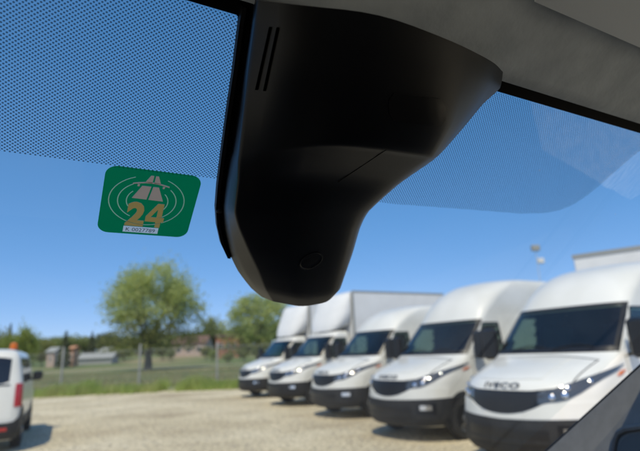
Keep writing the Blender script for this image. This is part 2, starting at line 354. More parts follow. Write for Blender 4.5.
def wheel(parent, x, sg, yo, r=0.36, wd=0.2, dish=M['steel']):
    y0, y1 = yo - wd, yo
    prof = [(r*0.6, 0), (r*0.9, 0), (r, wd*0.15), (r, wd*0.85), (r*0.92, wd), (r*0.66, wd), (r*0.64, wd*0.8)]
    b = MB(); b.lathe([(q, (y0 + h)) for q, h in prof], 'y', 28, (0, 0, 0))
    V = [(p[0] + x, sg*p[1], p[2] + r) for p in b.V]; o = mesh('wheel', V, b.F, M['tyre'], parent)
    b = MB(); b.lathe([(r*0.655, y1 - .05), (r*0.6, y1 - .012), (r*0.5, y1 - .05), (r*0.28, y1 - .03), (r*0.2, y1 + .0), (r*0.05, y1 + .01)], 'y', 24)
    for k in range(6):
        a = k*math.pi/3; b.box(r*.4*math.cos(a) - .025, r*.4*math.cos(a) + .025, y1 - .042, y1 - .034, r*.4*math.sin(a) - .025, r*.4*math.sin(a) + .025)
    mesh('rim', [(p[0] + x, sg*p[1], p[2] + r) for p in b.V], b.F, dish, o)

HI = [(.26, -.12, .90, .62, 2.3), (.34, -.03, .97, .66, 2.3), (.45, 0, .99, .68, 2.3), (.66, -.005, 1.0, .70, 2.25), (.80, -.02, 1.0, .72, 2.2), (.95, -.035, 1.0, .74, 2.15),
      (1.04, -.055, 1.0, .77, 2.15), (1.10, -.09, .995, .80, 2.15), (1.16, -.16, .99, .82, 2.15), (1.22, -.29, .985, .78, 2.15), (1.30, -.52, .98, .66, 2.2), (1.38, -.81, .97, .48, 2.3),
      (1.43, -1.0, .965, .36, 2.6), (1.46, -1.07, .96, .30, 2.8), (1.7, -1.29, .935, .30, 2.8), (1.95, -1.53, .905, .30, 2.8), (2.12, -1.69, .88, .30, 2.8)]
VAN_TOP = [(2.18, -1.74, .875, .36, 2.7), (2.28, -1.83, .87, .42, 2.6), (2.38, -1.95, .86, .5, 2.5), (2.48, -2.12, .845, .55, 2.4), (2.56, -2.32, .82, .6, 2.3), (2.62, -2.55, .78, .6, 2.3), (2.66, -2.85, .70, .6, 2.2), (2.685, -3.3, .50, .5, 2.2), (2.69, -3.7, .30, .3, 2.2)]
CAB_TOP = [(2.18, -1.74, .875, .34, 2.7), (2.24, -1.82, .85, .3, 2.5), (2.28, -1.93, .78, .24, 2.3), (2.295, -2.05, .6, .15, 2.2)]

def window_hole(c, zone):
    x, y, z = c
    if zone < 1: return 1.50 < z < 2.09 and zone < .85
    return zone == 1.5 and 1.45 < z < 2.03 and -2.28 < x and x < -1.50 - (z - 1.45)*0.62
def daily(name, box, lift=1.0):
    root = empty(name)
    top_rows = CAB_TOP if box else [(2.12 + (r[0] - 2.12)*lift, r[1] - (lift - 1)*.25*(r[0] - 2.18), *r[2:]) for r in VAN_TOP]
    rows = HI + top_rows; xr = -2.42 if box else -5.75
    sh = Shape(rows, xr)
    zs = sorted(set([round(z, 3) for z in list(LS(.26, 1.04, 12)) + list(LS(1.07, 1.46, 12)) + list(LS(1.5, 2.12, 12)) + [r[0] for r in top_rows] + ([] if box else [2.12 + (q - 2.12)*lift for q in (2.23, 2.33, 2.43, 2.52, 2.59, 2.64)])]))
    V, F = sh.shell(zs, window_hole); mesh('body', V, F, M['paint'], root)
    li = Shape(rows, -2.38, 0.035); li.c = li.c*0.95
    V, F = li.shell([1.38, 1.42] + list(LS(1.46, 2.12, 11)) + [2.17], window_hole); mesh('cab_lining', V, F, M['lining'], root)
    # seats
    for sy in (-.5, .5):
        b = MB().box(-2.3, -1.85, sy - .26, sy + .26, 1.30, 1.44, .03); b.box(-2.34, -2.22, sy - .25, sy + .25, 1.40, 1.86, .04); b.box(-2.33, -2.23, sy - .13, sy + .13, 1.88, 2.06, .035)
        b.build('seat', M['seat'], root)
    d = MB().box(-1.60, -1.28, -.8, .8, 1.40, 1.50, .03); d.build('dashboard', M['lining'], root)
    # windscreen with its black border
    umax = lambda z: sh.arc(z)[2][-1]
    us = LS(-1.0, 1.0, 25)
    def wf(s, z, off): return sh.P(s*(umax(z) - 0.095), z, off)
    sc = patch(wf, us, lambda u: 1.475 + 0.0*u, lambda u: 2.115, 8, .004, -.001).build('windscreen', M['vglass'], root)
    b = MB()
    for p in (patch(wf, us, lambda u: 1.468, lambda u: 1.535, 1, .006, .012), patch(wf, us, lambda u: 2.07, lambda u: 2.122, 1, .006, .012),
              patch(wf, LS(-1, -.92, 3), lambda u: 1.535, lambda u: 2.07, 8, .006, .012), patch(wf, LS(.92, 1, 3), lambda u: 1.535, lambda u: 2.07, 8, .006, .012)): b.add(p.V, p.F)
    b.build('screen_border', M['black'], sc)
    for y0 in (-.55, .12):
        q = [sh.P(y0 + .55*t, 1.50 + .03*t + .05*math.sin(t*3), .016) for t in LS(0, 1, 5)]
        MB().tube(q, .008, 5).build('wiper', M['black'], root)
    # bonnet, badge, grille
    patch(sh.P, LS(-.86, .86, 25), lambda u: 1.045 + .10*max(0, abs(u) - .42), lambda u: 1.425 - .06*(abs(u)/.86)**2, 14, .008, .004).build('bonnet', M['paint'], root)
    patch(sh.P, LS(-.875, .875, 25), lambda u: 1.033 + .10*max(0, abs(u) - .42), lambda u: 1.437 - .06*(abs(u)/.86)**2, 14, .002, .004).build('bonnet_gap', M['black'], root)
    patch(sh.P, LS(-.50, .50, 17), lambda u: 1.16 + .02*abs(u), lambda u: 1.40, 12, .014, -.004).build('bonnet_dome', M['paint'], root)
    V, F = text_mesh('IVECO', 0.03, 1.08)
    mesh('badge', [sh.P(-(p[0] - .5)*-.54, 1.064 + p[1]*.060, .021) for p in V], F, M['badge'], root, smooth=False, recalc=False)
    gr = patch(sh.P, LS(-.60, .60, 25), lambda u: .765 + .16*(abs(u)/.60)**2.2, lambda u: 1.03 + .02*abs(u), 5, .005, .01).build('grille', M['black'], root)
    for k in range(5):
        z0 = .805 + k*.043; uu = .33 + .058*k
        patch(sh.P, LS(-uu, uu, 13), lambda u: z0, lambda u: z0 + .014, 1, .014, -.002).build('grille_bar', M['dark'], gr)
    # bumpers
    patch(sh.P, LS(-1.28, 1.28, 41), lambda u: .705 + .03*abs(u), lambda u: .750 + .16*min(1, abs(u)/.60)**2.2, 5, .018, .01).build('bumper_upper', M['paint'], root)
    lb = patch(sh.P, LS(-1.36, 1.36, 41), lambda u: .27 + .03*abs(u), lambda u: .70 + .03*abs(u), 7, .028, .012).build('bumper_lower', M['dark'], root)
    patch(sh.P, LS(-.60, .60, 15), lambda u: .42, lambda u: .60, 2, .031, -.02).build('air_intake', M['black'], lb)
    for sg in (-1, 1):
        patch(sh.P, [sg*u for u in LS(.70, 1.04, 9)], lambda u: .485, lambda u: .665, 4, .032, -.016).build('fog_light_bezel', M['black'], root)
        fl = patch(sh.P, [sg*u for u in LS(.76, .96, 7)], lambda u: .55, lambda u: .63, 3, .040, -.022).build('fog_light', M['chrome'], root)
        lo = lin([(.50, .90), (.62, .905), (.82, .945), (1.0, 1.03), (1.2, 1.145), (1.38, 1.25), (1.44, 1.30)])
        hi_ = lin([(.50, 1.02), (.66, 1.065), (.86, 1.13), (1.04, 1.20), (1.24, 1.285), (1.38, 1.325), (1.44, 1.33)])
        hl = patch(lambda u, z, o: sh.P(sg*u, z, o), LS(.50, 1.36, 20), lo, hi_, 4, .012, .01).build('headlight', M['lens'], root)
        for u, z, r in ((.66, .975, .040), (.80, 1.0, .042), (.82, 1.075, .036), (1.06, 1.14, .032)):
            c = sh.P(sg*u, z, .014); nn = Vector(sh.P(sg*u, z, .05) - c).normalized(); t = nn.orthogonal().normalized(); bt = nn.cross(t)
            V = [tuple(Vector(c) + (t*math.cos(a) + bt*math.sin(a))*r*q + nn*h) for q, h in ((1, 0), (.8, .014), (.35, .02)) for a in LS(0, 2*math.pi, 13)[:-1]]
            F = [(i*12 + j, i*12 + (j + 1) % 12, i*12 + 12 + (j + 1) % 12, i*12 + 12 + j) for i in range(2) for j in range(12)] + [tuple(range(24, 36))]
            mesh('lamp', V, F, M['chrome'], hl)
        mesh('indicator', *[getattr(patch(lambda u, z, o: sh.P(sg*u, z, o), LS(1.47, 1.56, 4), lin([(1.5, 1.18), (1.6, 1.20)]), lin([(1.5, 1.235), (1.6, 1.25)]), 2, .012, .005), a) for a in ('V', 'F')], M['amber'], root)
        # side window, door
        s_ = lambda x, z, o: sh.side(x, z, sg, o)
        top = lambda x: 2.04 if x < -1.86 else 2.04 - (x + 1.86)/.36*.56
        sw = patch(s_, LS(-2.30, -1.50, 14), lambda x: 1.44, top, 6, .004, -.001).build('side_window', M['vglass'], root)
        bb = MB()
        for p in (patch(s_, LS(-2.33, -1.47, 14), lambda x: 1.405, lambda x: 1.452, 1, .007, .02), patch(s_, [-2.335, -2.285], lambda x: 1.452, lambda x: 2.06, 4, .007, .02),
                  patch(s_, LS(-2.285, -1.5, 12), lambda x: top(x) - .012, lambda x: top(x) + .022, 1, .007, .02)): bb.add(p.V, p.F)
        bb.build('window_frame', M['black'], sw)
        patch(s_, LS(-2.375, -1.35, 6), lambda x: .485, lambda x: 1.412, 6, .002, .004).build('door_gap', M['black'], root)
        dr = patch(s_, LS(-2.36, -1.36, 6), lambda x: .50, lambda x: 1.40, 6, .006, .004).build('door', M['paint'], root)
        patch(s_, LS(-2.28, -2.10, 3), lambda x: 1.20, lambda x: 1.245, 1, .035, -.004).build('handle', M['black'], dr)
        rub = patch(s_, LS(xr + .1, -1.45, 10), lambda x: .62, lambda x: .74, 1, .02, .002).build('rubbing_strip', M['dark'], root)
        # mirror
        arm = MB().tube([(-1.48, sg*.93, 1.42), (-1.44, sg*1.10, 1.44), (-1.44, sg*1.14, 1.52)], .022, 6); arm.box(-1.46, -1.32, sg*1.18 - .13, sg*1.18 + .13, 1.38, 1.88, .04)
        mr = arm.build('mirror', M['black'], root)
        MB().box(-1.464, -1.461, sg*1.18 - .10, sg*1.18 + .10, 1.43, 1.83).build('mirror_glass', M['chrome'], mr)
        # wheels and arches
        for wx in ((-1.0, -4.55)):
            if box and wx < -2: continue
            V = [(wx + .47*math.cos(a), sg*(sh.par(.6)[1] + .006), max(.27, .36 + .47*math.sin(a))) for a in LS(-.2, math.pi + .2, 22)]
            V2 = [(p[0], sg*(sh.par(.6)[1] - .2), p[2]) for p in V]
            F = [tuple(range(22)), tuple(range(43, 21, -1))] + [(i, i + 1, i + 23, i + 22) for i in range(21)]
            mesh('wheel_arch', V + V2, F, M['black'], root, smooth=False)
            wheel(root, wx, sg, sh.par(.6)[1] + .015)
    if box:
        # chassis, box, roof deflector
        f = MB().box(-6.9, -2.2, -.42, -.30, .62, .80); f.box(-6.9, -2.2, .30, .42, .62, .80); f.build('chassis', M['dark'], root)
        for sg in (-1, 1): wheel(root, -4.75, sg, 1.0)
        bx = MB().box(-6.95, -2.56, -1.08, 1.08, .84, 3.62, .03).build('cargo_box', M['panel'], root)
        t = MB()
        for sg in (-1, 1):
            t.box(-6.95, -2.55, sg*1.083 - .02, sg*1.083 + .02, .82, .92); t.box(-6.95, -2.55, sg*1.07 - .02, sg*1.07 + .02, 3.57, 3.635)
            t.box(-2.60, -2.54, sg*1.06 - .035, sg*1.06 + .035, .92, 3.60)
        t.build('corner_rail', M['grey'], bx)
        dz = [(2.30, -1.78, .80, .40, 2.4), (2.42, -1.80, .90, .46, 2.5), (2.62, -1.86, .97, .52, 2.6), (2.9, -1.98, 1.02, .5, 2.6), (3.2, -2.13, 1.03, .36, 2.6), (3.42, -2.27, 1.03, .22, 2.5), (3.52, -2.38, 1.02, .10, 2.4), (3.55, -2.46, 1.0, .03, 2.4)]
        ds = Shape(dz, -2.49); V, F = ds.shell([r[0] for r in dz] + [2.5, 2.75, 3.05, 3.3] if False else sorted([r[0] for r in dz] + [2.5, 2.75, 3.05, 3.3]))
        # lower rear corners of the fairing are cut upward
        V = [(x, y, z + .16*max(0, (-x - 1.85))/.6*max(0, 1 - (z - 2.3)/.7)) for x, y, z in V]
        mesh('roof_deflector', V, F, M['panel'], root)
    else:
        # rear corner seam lines of the load bay, low roof ribs
        for k in range(6):
            x = -3.0 - k*.45
            patch(lambda u, z, o: (x + z*0 + (u), 0, 0), [0], lambda u: 0, lambda u: 1, 1, 0, 0) if False else None
        for sg in (-1, 1):
            s_ = lambda x, z, o: sh.side(x, z, sg, o)
            patch(s_, LS(-3.75, -2.42, 4), lambda x: .78, lambda x: 2.2, 8, .006, .004).build('side_panel', M['paint'], root)
            patch(s_, LS(-5.65, -3.80, 4), lambda x: .78, lambda x: 2.2, 8, .006, .004).build('side_panel', M['paint'], root)
            tl = MB().box(-5.765, -5.70, sg*.90 - .05, sg*.90 + .05, .95, 1.35, .01).build('tail_light', M['red'], root)
    return root
YAW = R_(-122.3)
def park(o, x, y, yaw=YAW):
    o.location = (x, y, 0); o.rotation_euler = (0, 0, math.pi/2 - yaw)
van = daily('panel_van', False, 1.27); tall_van = daily('panel_van', False, 1.6); low_van = daily('panel_van', False, 1.24); truck = daily('box_truck', True)
park(van, 2.19, 6.72)
tag(van, 'white high-roof panel van nearest of the row, beside the grey windscreen pillar', 'van', 'white vans parked side by side in a row')
park(tall_van, 1.08, 9.77); tag(tall_van, 'white high-roof panel van parked second from the grey pillar, in the middle of the row', 'van', 'white vans parked side by side in a row')
park(low_van, -.18, 13.25); tag(low_van, 'white panel van with lower roof parked right next to the box trucks', 'van', 'white vans parked side by side in a row')
park(truck, -1.73, 16.72)
tag(truck, 'white box truck with roof deflector parked beside the panel vans', 'truck', 'white box trucks at the far end of the row')
c = copy_tree(truck); park(c, -3.33, 20.33); c['label'] = 'white box truck at the far end of the row, next to the meadow'

# tall lorry standing behind the row
q = at(572.5, 255.5, 14.0)
lorry = empty('box_lorry', (q[0], q[1], 0), R_(-40)); tag(lorry, 'tall white box lorry standing behind the nearest van, only its top corner showing', 'lorry')
H = q[2]
bx = MB().box(0, 2.5, 0, 7.0, 1.05, H, .03).build('cargo_box', M['panel'], lorry)
t = MB().box(-.02, 2.52, -.02, .05, H - .10, H + .012)
t.box(-.02, .05, .06, 7.02, H - .10, H + .012); t.build('corner_rail', M['grey'], bx)
MB().box(.75, .9, .1, 9, .75, 1.0).add(MB().box(1.6, 1.75, .1, 9, .75, 1.0).V, MB().box(0, 1, 0, 1, 0, 1).F).build('chassis', M['dark'], lorry)
MB().box(.1, 2.4, 7.25, 9.2, .6, 2.9, .15).build('cab', M['paint'], lorry)
for wy in (1.6, 2.7, 8.3):
    for sg, xx in ((1, .35), (-1, 2.15)):
        b = MB().lathe([(.3, -.14), (.48, -.14), (.5, -.1), (.5, .1), (.48, .14), (.3, .14)], 'x', 20, (xx, wy, .5)); b.build('wheel', M['tyre'], lorry)

# ------------------------------------------------------------------ the white van on the left, seen from behind
def estate():
    root = empty('delivery_van')
    rows = [(.24, -.06, .84, .18, 3.4), (.34, -.01, .90, .2, 3.4), (.5, 0, .925, .2, 3.4), (.62, -.02, .93, .2, 3.4), (.8, -.04, .935, .2, 3.4), (1.0, -.05, .935, .2, 3.4), (1.25, -.08, .925, .2, 3.4), (1.45, -.13, .89, .2, 3.4), (1.7, -.20, .84, .2, 3.4), (1.82, -.25, .81, .2, 3.2), (1.90, -.31, .76, .22, 3), (1.945, -.42, .66, .25, 2.6), (1.965, -.7, .45, .25, 2.4)]
    sh = Shape(rows, -4.6)
    zs = sorted(set([round(float(z), 3) for z in list(LS(.24, 1.9, 22)) + [1.92, 1.945, 1.965]]))
    V, F = sh.shell(zs)
    V = [(x, y, z) if x > -3.3 else (x, y, min(z, max(.95, 1.96 - (-3.3 - x)*1.1)) if x < -3.3 else z) for x, y, z in V]
    mesh('body', V, F, M['paint'], root)
    um = lambda z: sh.arc(z)[2][-1]
    rw = patch(sh.P, LS(-.70, .70, 15), lambda u: 1.27 - .05*(abs(u)/.7)**6*-1, lambda u: 1.80 - .05*(abs(u)/.7)**4, 6, .004, .004).build('rear_window', M['tint'], root)
    patch(sh.P, LS(-.72, .72, 15), lambda u: 1.24, lambda u: 1.268, 1, .006, .002).build('window_seal', M['black'], rw)
    patch(sh.P, LS(-.80, .80, 15), lambda u: .62, lambda u: 1.22, 6, .006, .004).build('tailgate', M['paint'], root)
    patch(sh.P, LS(-1.12, 1.12, 25), lambda u: .27, lambda u: .56 + .30*max(0, (abs(u) - .80)/.32)**1.5, 4, .03, .01).build('bumper', M['dark'], root)
    patch(sh.P, LS(-.26, .26, 5), lambda u: .72, lambda u: .84, 2, .014, -.007).build('number_plate', M['plate'], root)
    MB().tube([tuple(sh.P(-.3, 1.0, .02)), tuple(sh.P(.3, 1.0, .02))], .018, 6).build('tailgate_handle', M['dark'], root)
    for sg in (-1, 1):
        patch(lambda u, z, o: sh.P(sg*u, z, o), LS(.82, 1.02, 6), lambda u: .84, lambda u: 1.27, 6, .014, .004).build('tail_light', M['red'], root)
        patch(lambda u, z, o: sh.P(sg*u, z, o), LS(.60, .74, 4), lambda u: .42, lambda u: .48, 1, .034, -.02).build('reflector', M['red'], root)
        s_ = lambda x, z, o: sh.side(x, z, sg, o)
        for x0, x1 in ((-1.75, -.55), (-2.95, -1.85), (-3.55, -3.05)):
            patch(s_, LS(x0, x1, 5), lambda x: 1.27, lambda x: 1.76 if x > -3.1 else 1.76 - (-3.1 - x)*.9, 4, .004, .002).build('side_window', M['tint'], root)
        patch(s_, LS(-4.2, -.5, 5), lambda x: .30, lambda x: .56, 2, .02, .004).build('side_sill', M['dark'], root)
        m = MB().box(-3.42, -3.25, sg*1.05 - .11, sg*1.05 + .11, 1.24, 1.46, .04); m.box(-3.38, -3.30, min(sg*.86, sg*.98), max(sg*.86, sg*.98), 1.24, 1.30); m.build('mirror', M['black'], root)
        for wx in (-.95, -3.9):
            V = [(wx + .42*math.cos(a), sg*(.945), max(.25, .33 + .42*math.sin(a))) for a in LS(-.2, math.pi + .2, 20)]
            V2 = [(p[0], sg*.75, p[2]) for p in V]
            mesh('wheel_arch', V + V2, [tuple(range(20)), tuple(range(39, 19, -1))] + [(i, i + 1, i + 21, i + 20) for i in range(19)], M['black'], root, smooth=False)
            wheel(root, wx, sg, .955, .325, .2)
    bc = MB().lathe([(.095, 0), (.095, .03), (.075, .035), (.072, .12), (.055, .15), (.01, .16)], 'z', 16, (-1.5, .60, 1.955)).build('beacon', M['amber'], root)
    MB().lathe([(.11, 0), (.11, .022), (.09, .026)], 'z', 16, (-1.5, .60, 1.94)).build('beacon_base', M['black'], bc)
    return root
ev = estate(); a = R_(-27)
e = at(20.5, 349, 10.3)
# rear right corner sits on that sight line; local +x is rearwards
fx, fy = math.sin(a), math.cos(a)
ev.rotation_euler = (0, 0, math.atan2(-fy, -fx))
# local y=+left of rear-facing frame: right flank of the van is local +y rotated; corner (x=-.2,y=.80)
c_, s_n = math.cos(ev.rotation_euler.z), math.sin(ev.rotation_euler.z)
cx, cy = -.28, .82
ev.location = (e[0] - (cx*c_ - cy*s_n), e[1] - (cx*s_n + cy*c_), 0)
tag(ev, 'white delivery van with orange roof beacon seen from behind, cut by the photo edge', 'van')

# ------------------------------------------------------------------ fence
FY = 28.0; px = [-14.46 + 4.25*k for k in range(-6, 8)]
fence = empty('wire_fence', (px[0], FY, 0)); tag(fence, 'chain link fence on concrete posts between gravel yard and meadow', 'fence')
def onf(o): o.parent = fence; return o
ox = px[0]
for x in px:
    j = random.uniform(-.05, .05)
    MB().box(x - ox - .045, x - ox + .045, -.045, .045, -.3, 2.45 + j, .012).build('post', M['concrete'], fence)
for z in (.12, 1.15, 2.15):
    MB().tube([(0, -.07, z), (px[-1] - ox, -.07, z)], .006, 4).build('rail_wire', M['wire'], fence)
V, F = [], []; x1 = px[-1] - ox; hh = 2.0; step = .12; x = -hh; t = .0022
while x < x1:
    for sg in (1, -1):
        a0 = max(0, x); a1 = min(x1, x + hh)
        if a1 <= a0: continue
        z0, z1 = (a0 - x), (a1 - x)
        if sg < 0: z0, z1 = hh - z0, hh - z1
        y0 = -.075 - .004*sg; k = len(V)
        V += [(a0, y0, .12 + z0 - t), (a1, y0, .12 + z1 - t), (a1, y0, .12 + z1 + t), (a0, y0, .12 + z0 + t), (a0, y0 - .004, .12 + z0), (a1, y0 - .004, .12 + z1)]
        F += [(k, k + 1, k + 5, k + 4), (k + 4, k + 5, k + 2, k + 3), (k, k + 3, k + 2, k + 1)]
    x += step
tag(mesh('wire_mesh', V, F, M['wire'], fence, smooth=False, recalc=False), kind='stuff')

# ------------------------------------------------------------------ weeds and long grass along the fence (stuff)
def blades(n, pos, hgt, wid, m, name, label):
    V, F = [], []
    for i in range(n):
        x, y = pos(); h = hgt*random.uniform(.5, 1.3)*(.55 + .6*abs(math.sin(x*1.7 + .4)*math.sin(x*.63))); a = random.random()*6.28; l = random.uniform(0, .5)*h; b = random.random()*6.28; k = len(V); w_ = wid*random.uniform(.6, 1.3)
        dx, dy = math.cos(a)*w_, math.sin(a)*w_; z = float(field_h(x, y)) - .03
        V += [(x - dx, y - dy, z), (x + dx, y + dy, z), (x + dx*.6 + .5*l*math.cos(b), y + dy*.6 + .5*l*math.sin(b), z + h*.6), (x - dx*.6 + .5*l*math.cos(b), y - dy*.6 + .5*l*math.sin(b), z + h*.6), (x + l*math.cos(b), y + l*math.sin(b), z + h)]
        F += [(k, k + 1, k + 2, k + 3), (k + 3, k + 2, k + 4)]
    tag(mesh(name, V, F, m, smooth=False, recalc=False), label, 'grass', kind='stuff')
CL = [(-14.2, 1.1, 1.0), (-12.8, .9, 1.1), (-11.2, .5, .7), (-9.9, .8, 1.1), (-8.7, .35, .5), (-7.2, .7, .8), (-6.0, .8, 1.2), (-4.9, .8, 1.2), (-3.6, .8, 1.1), (-17, 1.5, .8), (-21, 1.6, 1), (-25, 2, .9), (-1, 1.5, 1), (2, 1.5, 1)]
def weedpos():
    while True:
        if random.random() < .93:
            c = random.choices(CL, [q[1]*q[2] for q in CL])[0]; x = c[0] + random.gauss(0, c[1]*.45); y = 27.1 + random.gauss(-.15, .55)
        else: x = random.uniform(-32, 4); y = 27.6 + random.gauss(0, .9)
        return x, y
blades(24000, weedpos, .62, .016, M['grass'], 'weeds', 'rough green weeds growing along the foot of the wire fence')
kb = MB(); x = -10.2
while x < -6.2: kb.box(x, x + .46, 27.30, 27.46, -.05, .10 + random.uniform(-.02, .02), .012); x += .48
tag(kb.build('kerb', M['concrete']), 'broken pale concrete kerb under the fence', 'kerb', kind='structure')
dry = mat('dry_grass', (.26, .215, .11), .8, noise=(.6, (.16, .17, .06), 3))
blades(26000, lambda: (random.uniform(-48, 14), 28.2 + 40*random.random()**1.8), .42, .016, dry, 'dry_grass', 'dry brownish grass tufts in the meadow behind the fence')

# ------------------------------------------------------------------ trees
def leaf_mesh(name, C, size, m, parent, idx=None):
    C = np.asarray(C); n = len(C); N_ = RNG.normal(size=(n, 3)); N_ /= np.linalg.norm(N_, axis=1)[:, None]
    T = np.cross(N_, RNG.normal(size=(n, 3))); T /= np.linalg.norm(T, axis=1)[:, None]; B = np.cross(N_, T)
    s = size*RNG.uniform(.6, 1.4, (n, 1))
    V = np.stack([C - T*s, C - B*s*.6, C + T*s, C + B*s*.6], 1).reshape(-1, 3)
    me = bpy.data.meshes.new(name); me.vertices.add(4*n); me.vertices.foreach_set('co', V.ravel().astype(np.float32))
    me.loops.add(4*n); me.loops.foreach_set('vertex_index', np.arange(4*n, dtype=np.int32)); me.polygons.add(n)
    me.polygons.foreach_set('loop_start', np.arange(0, 4*n, 4, dtype=np.int32)); me.polygons.foreach_set('loop_total', np.full(n, 4, dtype=np.int32))
    for q in (m if isinstance(m, list) else [m]): me.materials.append(q)
    if idx is not None: me.polygons.foreach_set('material_index', np.asarray(idx, dtype=np.int32))
    me.update(); me.validate()
    o = bpy.data.objects.new(name, me); COL.objects.link(o); o.parent = parent; return o
def grow(b, p, d, ln, r, lev, tips, spread, up_):
    pts = [Vector(p)]; rr = [r]; dd = Vector(d).normalized()
    for k in range(4):
        dd = (dd + Vector((random.gauss(0, .13), random.gauss(0, .13), random.gauss(0, .10) + up_*.12))).normalized()
        pts.append(pts[-1] + dd*ln/4); rr.append(r*(1 - .45*(k + 1)/4))
        if lev <= 1: tips.append(tuple(pts[-1]))
    b.tube(pts, rr, 6 if lev > 1 else 4, cap=False)
    if lev == 0: return
    for k in range(random.choice((3, 4)) if lev > 1 else 4):
        a = random.random()*6.28; e = random.uniform(.35, spread)
        o = dd.orthogonal().normalized(); o.rotate(Matrix.Rotation(a, 3, dd)); nd = dd*math.cos(e) + o*math.sin(e)
        s = pts[random.choice((2, 3, 4)) if k else 4]
        grow(b, s, nd, ln*random.uniform(.62, .82), r*.5, lev - 1, tips, spread, up_)
def big_tree(loc, h, wd, label, m, low, nleaf, leaf=.2, seed=3, trunk=.6, levels=4, sparse=True, name='broadleaf_tree', lowfrac=.33, fill=0):
    random.seed(seed); global RNG; RNG = np.random.default_rng(seed)
    root = empty(name, loc, random.random()*6); tag(root, label, 'tree')
    b = MB(); tips = []
    b.tube([(0, 0, -.4), (0, 0, .4), (.05, .05, h*.14), (.0, .1, h*.22)], [trunk*1.5, trunk, trunk*.85, trunk*.8], 10)
    for k in range(7):
        a = k*6.28/7 + random.uniform(-.3, .3); e = random.uniform(.25, 1.1) if k else .1
        grow(b, (0, 0, h*random.uniform(.14, .22)), (math.cos(a)*math.sin(e), math.sin(a)*math.sin(e), math.cos(e)), h*.34, trunk*.38, levels - 1, tips, .95, .5)
    T = np.array(tips); rr = np.hypot(T[:, 0], T[:, 1]); sx = wd/2/np.percentile(rr, 97); sz = (h*.96)/np.percentile(T[:, 2], 99.5)
    sc = lambda p: (p[0]*(1 + (sx - 1)*min(1, p[2]/(h*.25)) if p[2] > 0 else p[0]), p[1]*(1 + (sx - 1)*min(1, p[2]/(h*.25)) if p[2] > 0 else p[1]), p[2]*sz if p[2] > 0 else p[2])
    b.V = [sc(p) for p in b.V]; T = np.array([sc(p) for p in T])
    b.build('trunk', M['bark'], root)
    # sprays of leaves round the twigs, uneven: each twig has its own density
    wgt = RNG.gamma(1.5, 1, len(T)); wgt /= wgt.sum(); i = RNG.choice(len(T), nleaf, p=wgt)
    C = T[i] + RNG.normal(size=(nleaf, 3))*np.array([.6, .6, .5])*h/16
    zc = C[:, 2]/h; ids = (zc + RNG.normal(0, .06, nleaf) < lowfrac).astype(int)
    if low:   # dense skirt of low shoots and suckers round the crown's base
        k = int(nleaf*.42); a = RNG.uniform(0, 6.28, k); r = wd*.47*RNG.uniform(0, 1, k)**.6; lump = .5 + .5*np.sin(a*3 + r*1.3)*np.cos(a*5 - r)
        z = h*(.16 + .20*RNG.uniform(0, 1, k)*(.55 + .6*lump)); keep = RNG.uniform(0, 1, k) < .35 + .65*lump
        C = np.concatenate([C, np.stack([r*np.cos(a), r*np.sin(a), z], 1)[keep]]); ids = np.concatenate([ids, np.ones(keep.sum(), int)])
    if fill:  # leafy sprays filling a rounded, lumpy dome
        K = 64; L_ = RNG.normal(size=(K, 3)); L_ /= np.linalg.norm(L_, axis=1)[:, None]; L_ *= RNG.uniform(.45, 1, (K, 1))**.5
        L_ = L_*np.array([wd*.43, wd*.43, h*.33]) + np.array([0, 0, h*.60]); j = RNG.integers(0, K, fill)
        q = RNG.normal(size=(fill, 3)); q = L_[j] + q*RNG.uniform(.45, 1.35, K)[j][:, None]*h/17*np.array([1, 1, .8])
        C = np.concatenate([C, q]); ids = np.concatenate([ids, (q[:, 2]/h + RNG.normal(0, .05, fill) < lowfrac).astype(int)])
    leaf_mesh('crown', C, leaf, m, root, ids if isinstance(m, list) else None); return root
g = at(148, 369, 78); 
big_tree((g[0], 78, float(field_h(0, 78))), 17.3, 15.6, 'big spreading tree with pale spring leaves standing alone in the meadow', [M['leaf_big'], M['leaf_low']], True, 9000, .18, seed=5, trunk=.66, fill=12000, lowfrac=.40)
g = at(258, 350, 62)
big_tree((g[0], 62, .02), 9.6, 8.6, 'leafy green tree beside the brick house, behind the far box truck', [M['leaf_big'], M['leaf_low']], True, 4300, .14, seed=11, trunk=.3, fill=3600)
g = at(211, 350, 158)
big_tree((g[0], 158, float(field_h(0, 158))), 11.5, 8.5, 'small bare-looking tree standing behind the brick house roof', [M['leaf_mid'], M['leaf_low']], False, 3200, .2, seed=21, trunk=.22)
def conifer(loc, h, r, label, seed):
    random.seed(seed); rg = np.random.default_rng(seed); root = empty('conifer_tree', loc); tag(root, label, 'tree')
    MB().tube([(0, 0, -.3), (0, 0, h*.5), (0, 0, h*.98)], [.22, .12, .02], 7).build('trunk', M['bark'], root)
    n = 5200; t = rg.uniform(0, 1, n)**.7; a = rg.uniform(0, 6.28, n); z = h*(.06 + .94*(1 - t)); q = (.55 + .45*np.sin(z*5 + 2*np.sin(a*4)))*rg.uniform(.2, 1, n)**.5
    leaf_mesh('crown', np.stack([r*t*q*np.cos(a), r*t*q*np.sin(a), z - .25*r*t*q], 1), .22, M['leaf_dark'], root)
def ptop(u, v, Y): p = at(u, v, Y); return p[0], float(field_h(p[0], Y)), p[2]
for (u, v, Y, r, lab, sd) in ((66.5, 331, 112, 2.0, 'dark narrow conifer above the orange shed', 1), (92.5, 332, 135, 2.2, 'pointed green conifer between the sheds and the big tree', 2), (11, 324, 112, 1.6, 'bluish dark conifer behind the yellow-green trees at far left', 3)):
    x, z0, z1 = ptop(u, v, Y); conifer((x, Y, z0), z1 - z0, r, lab, sd)
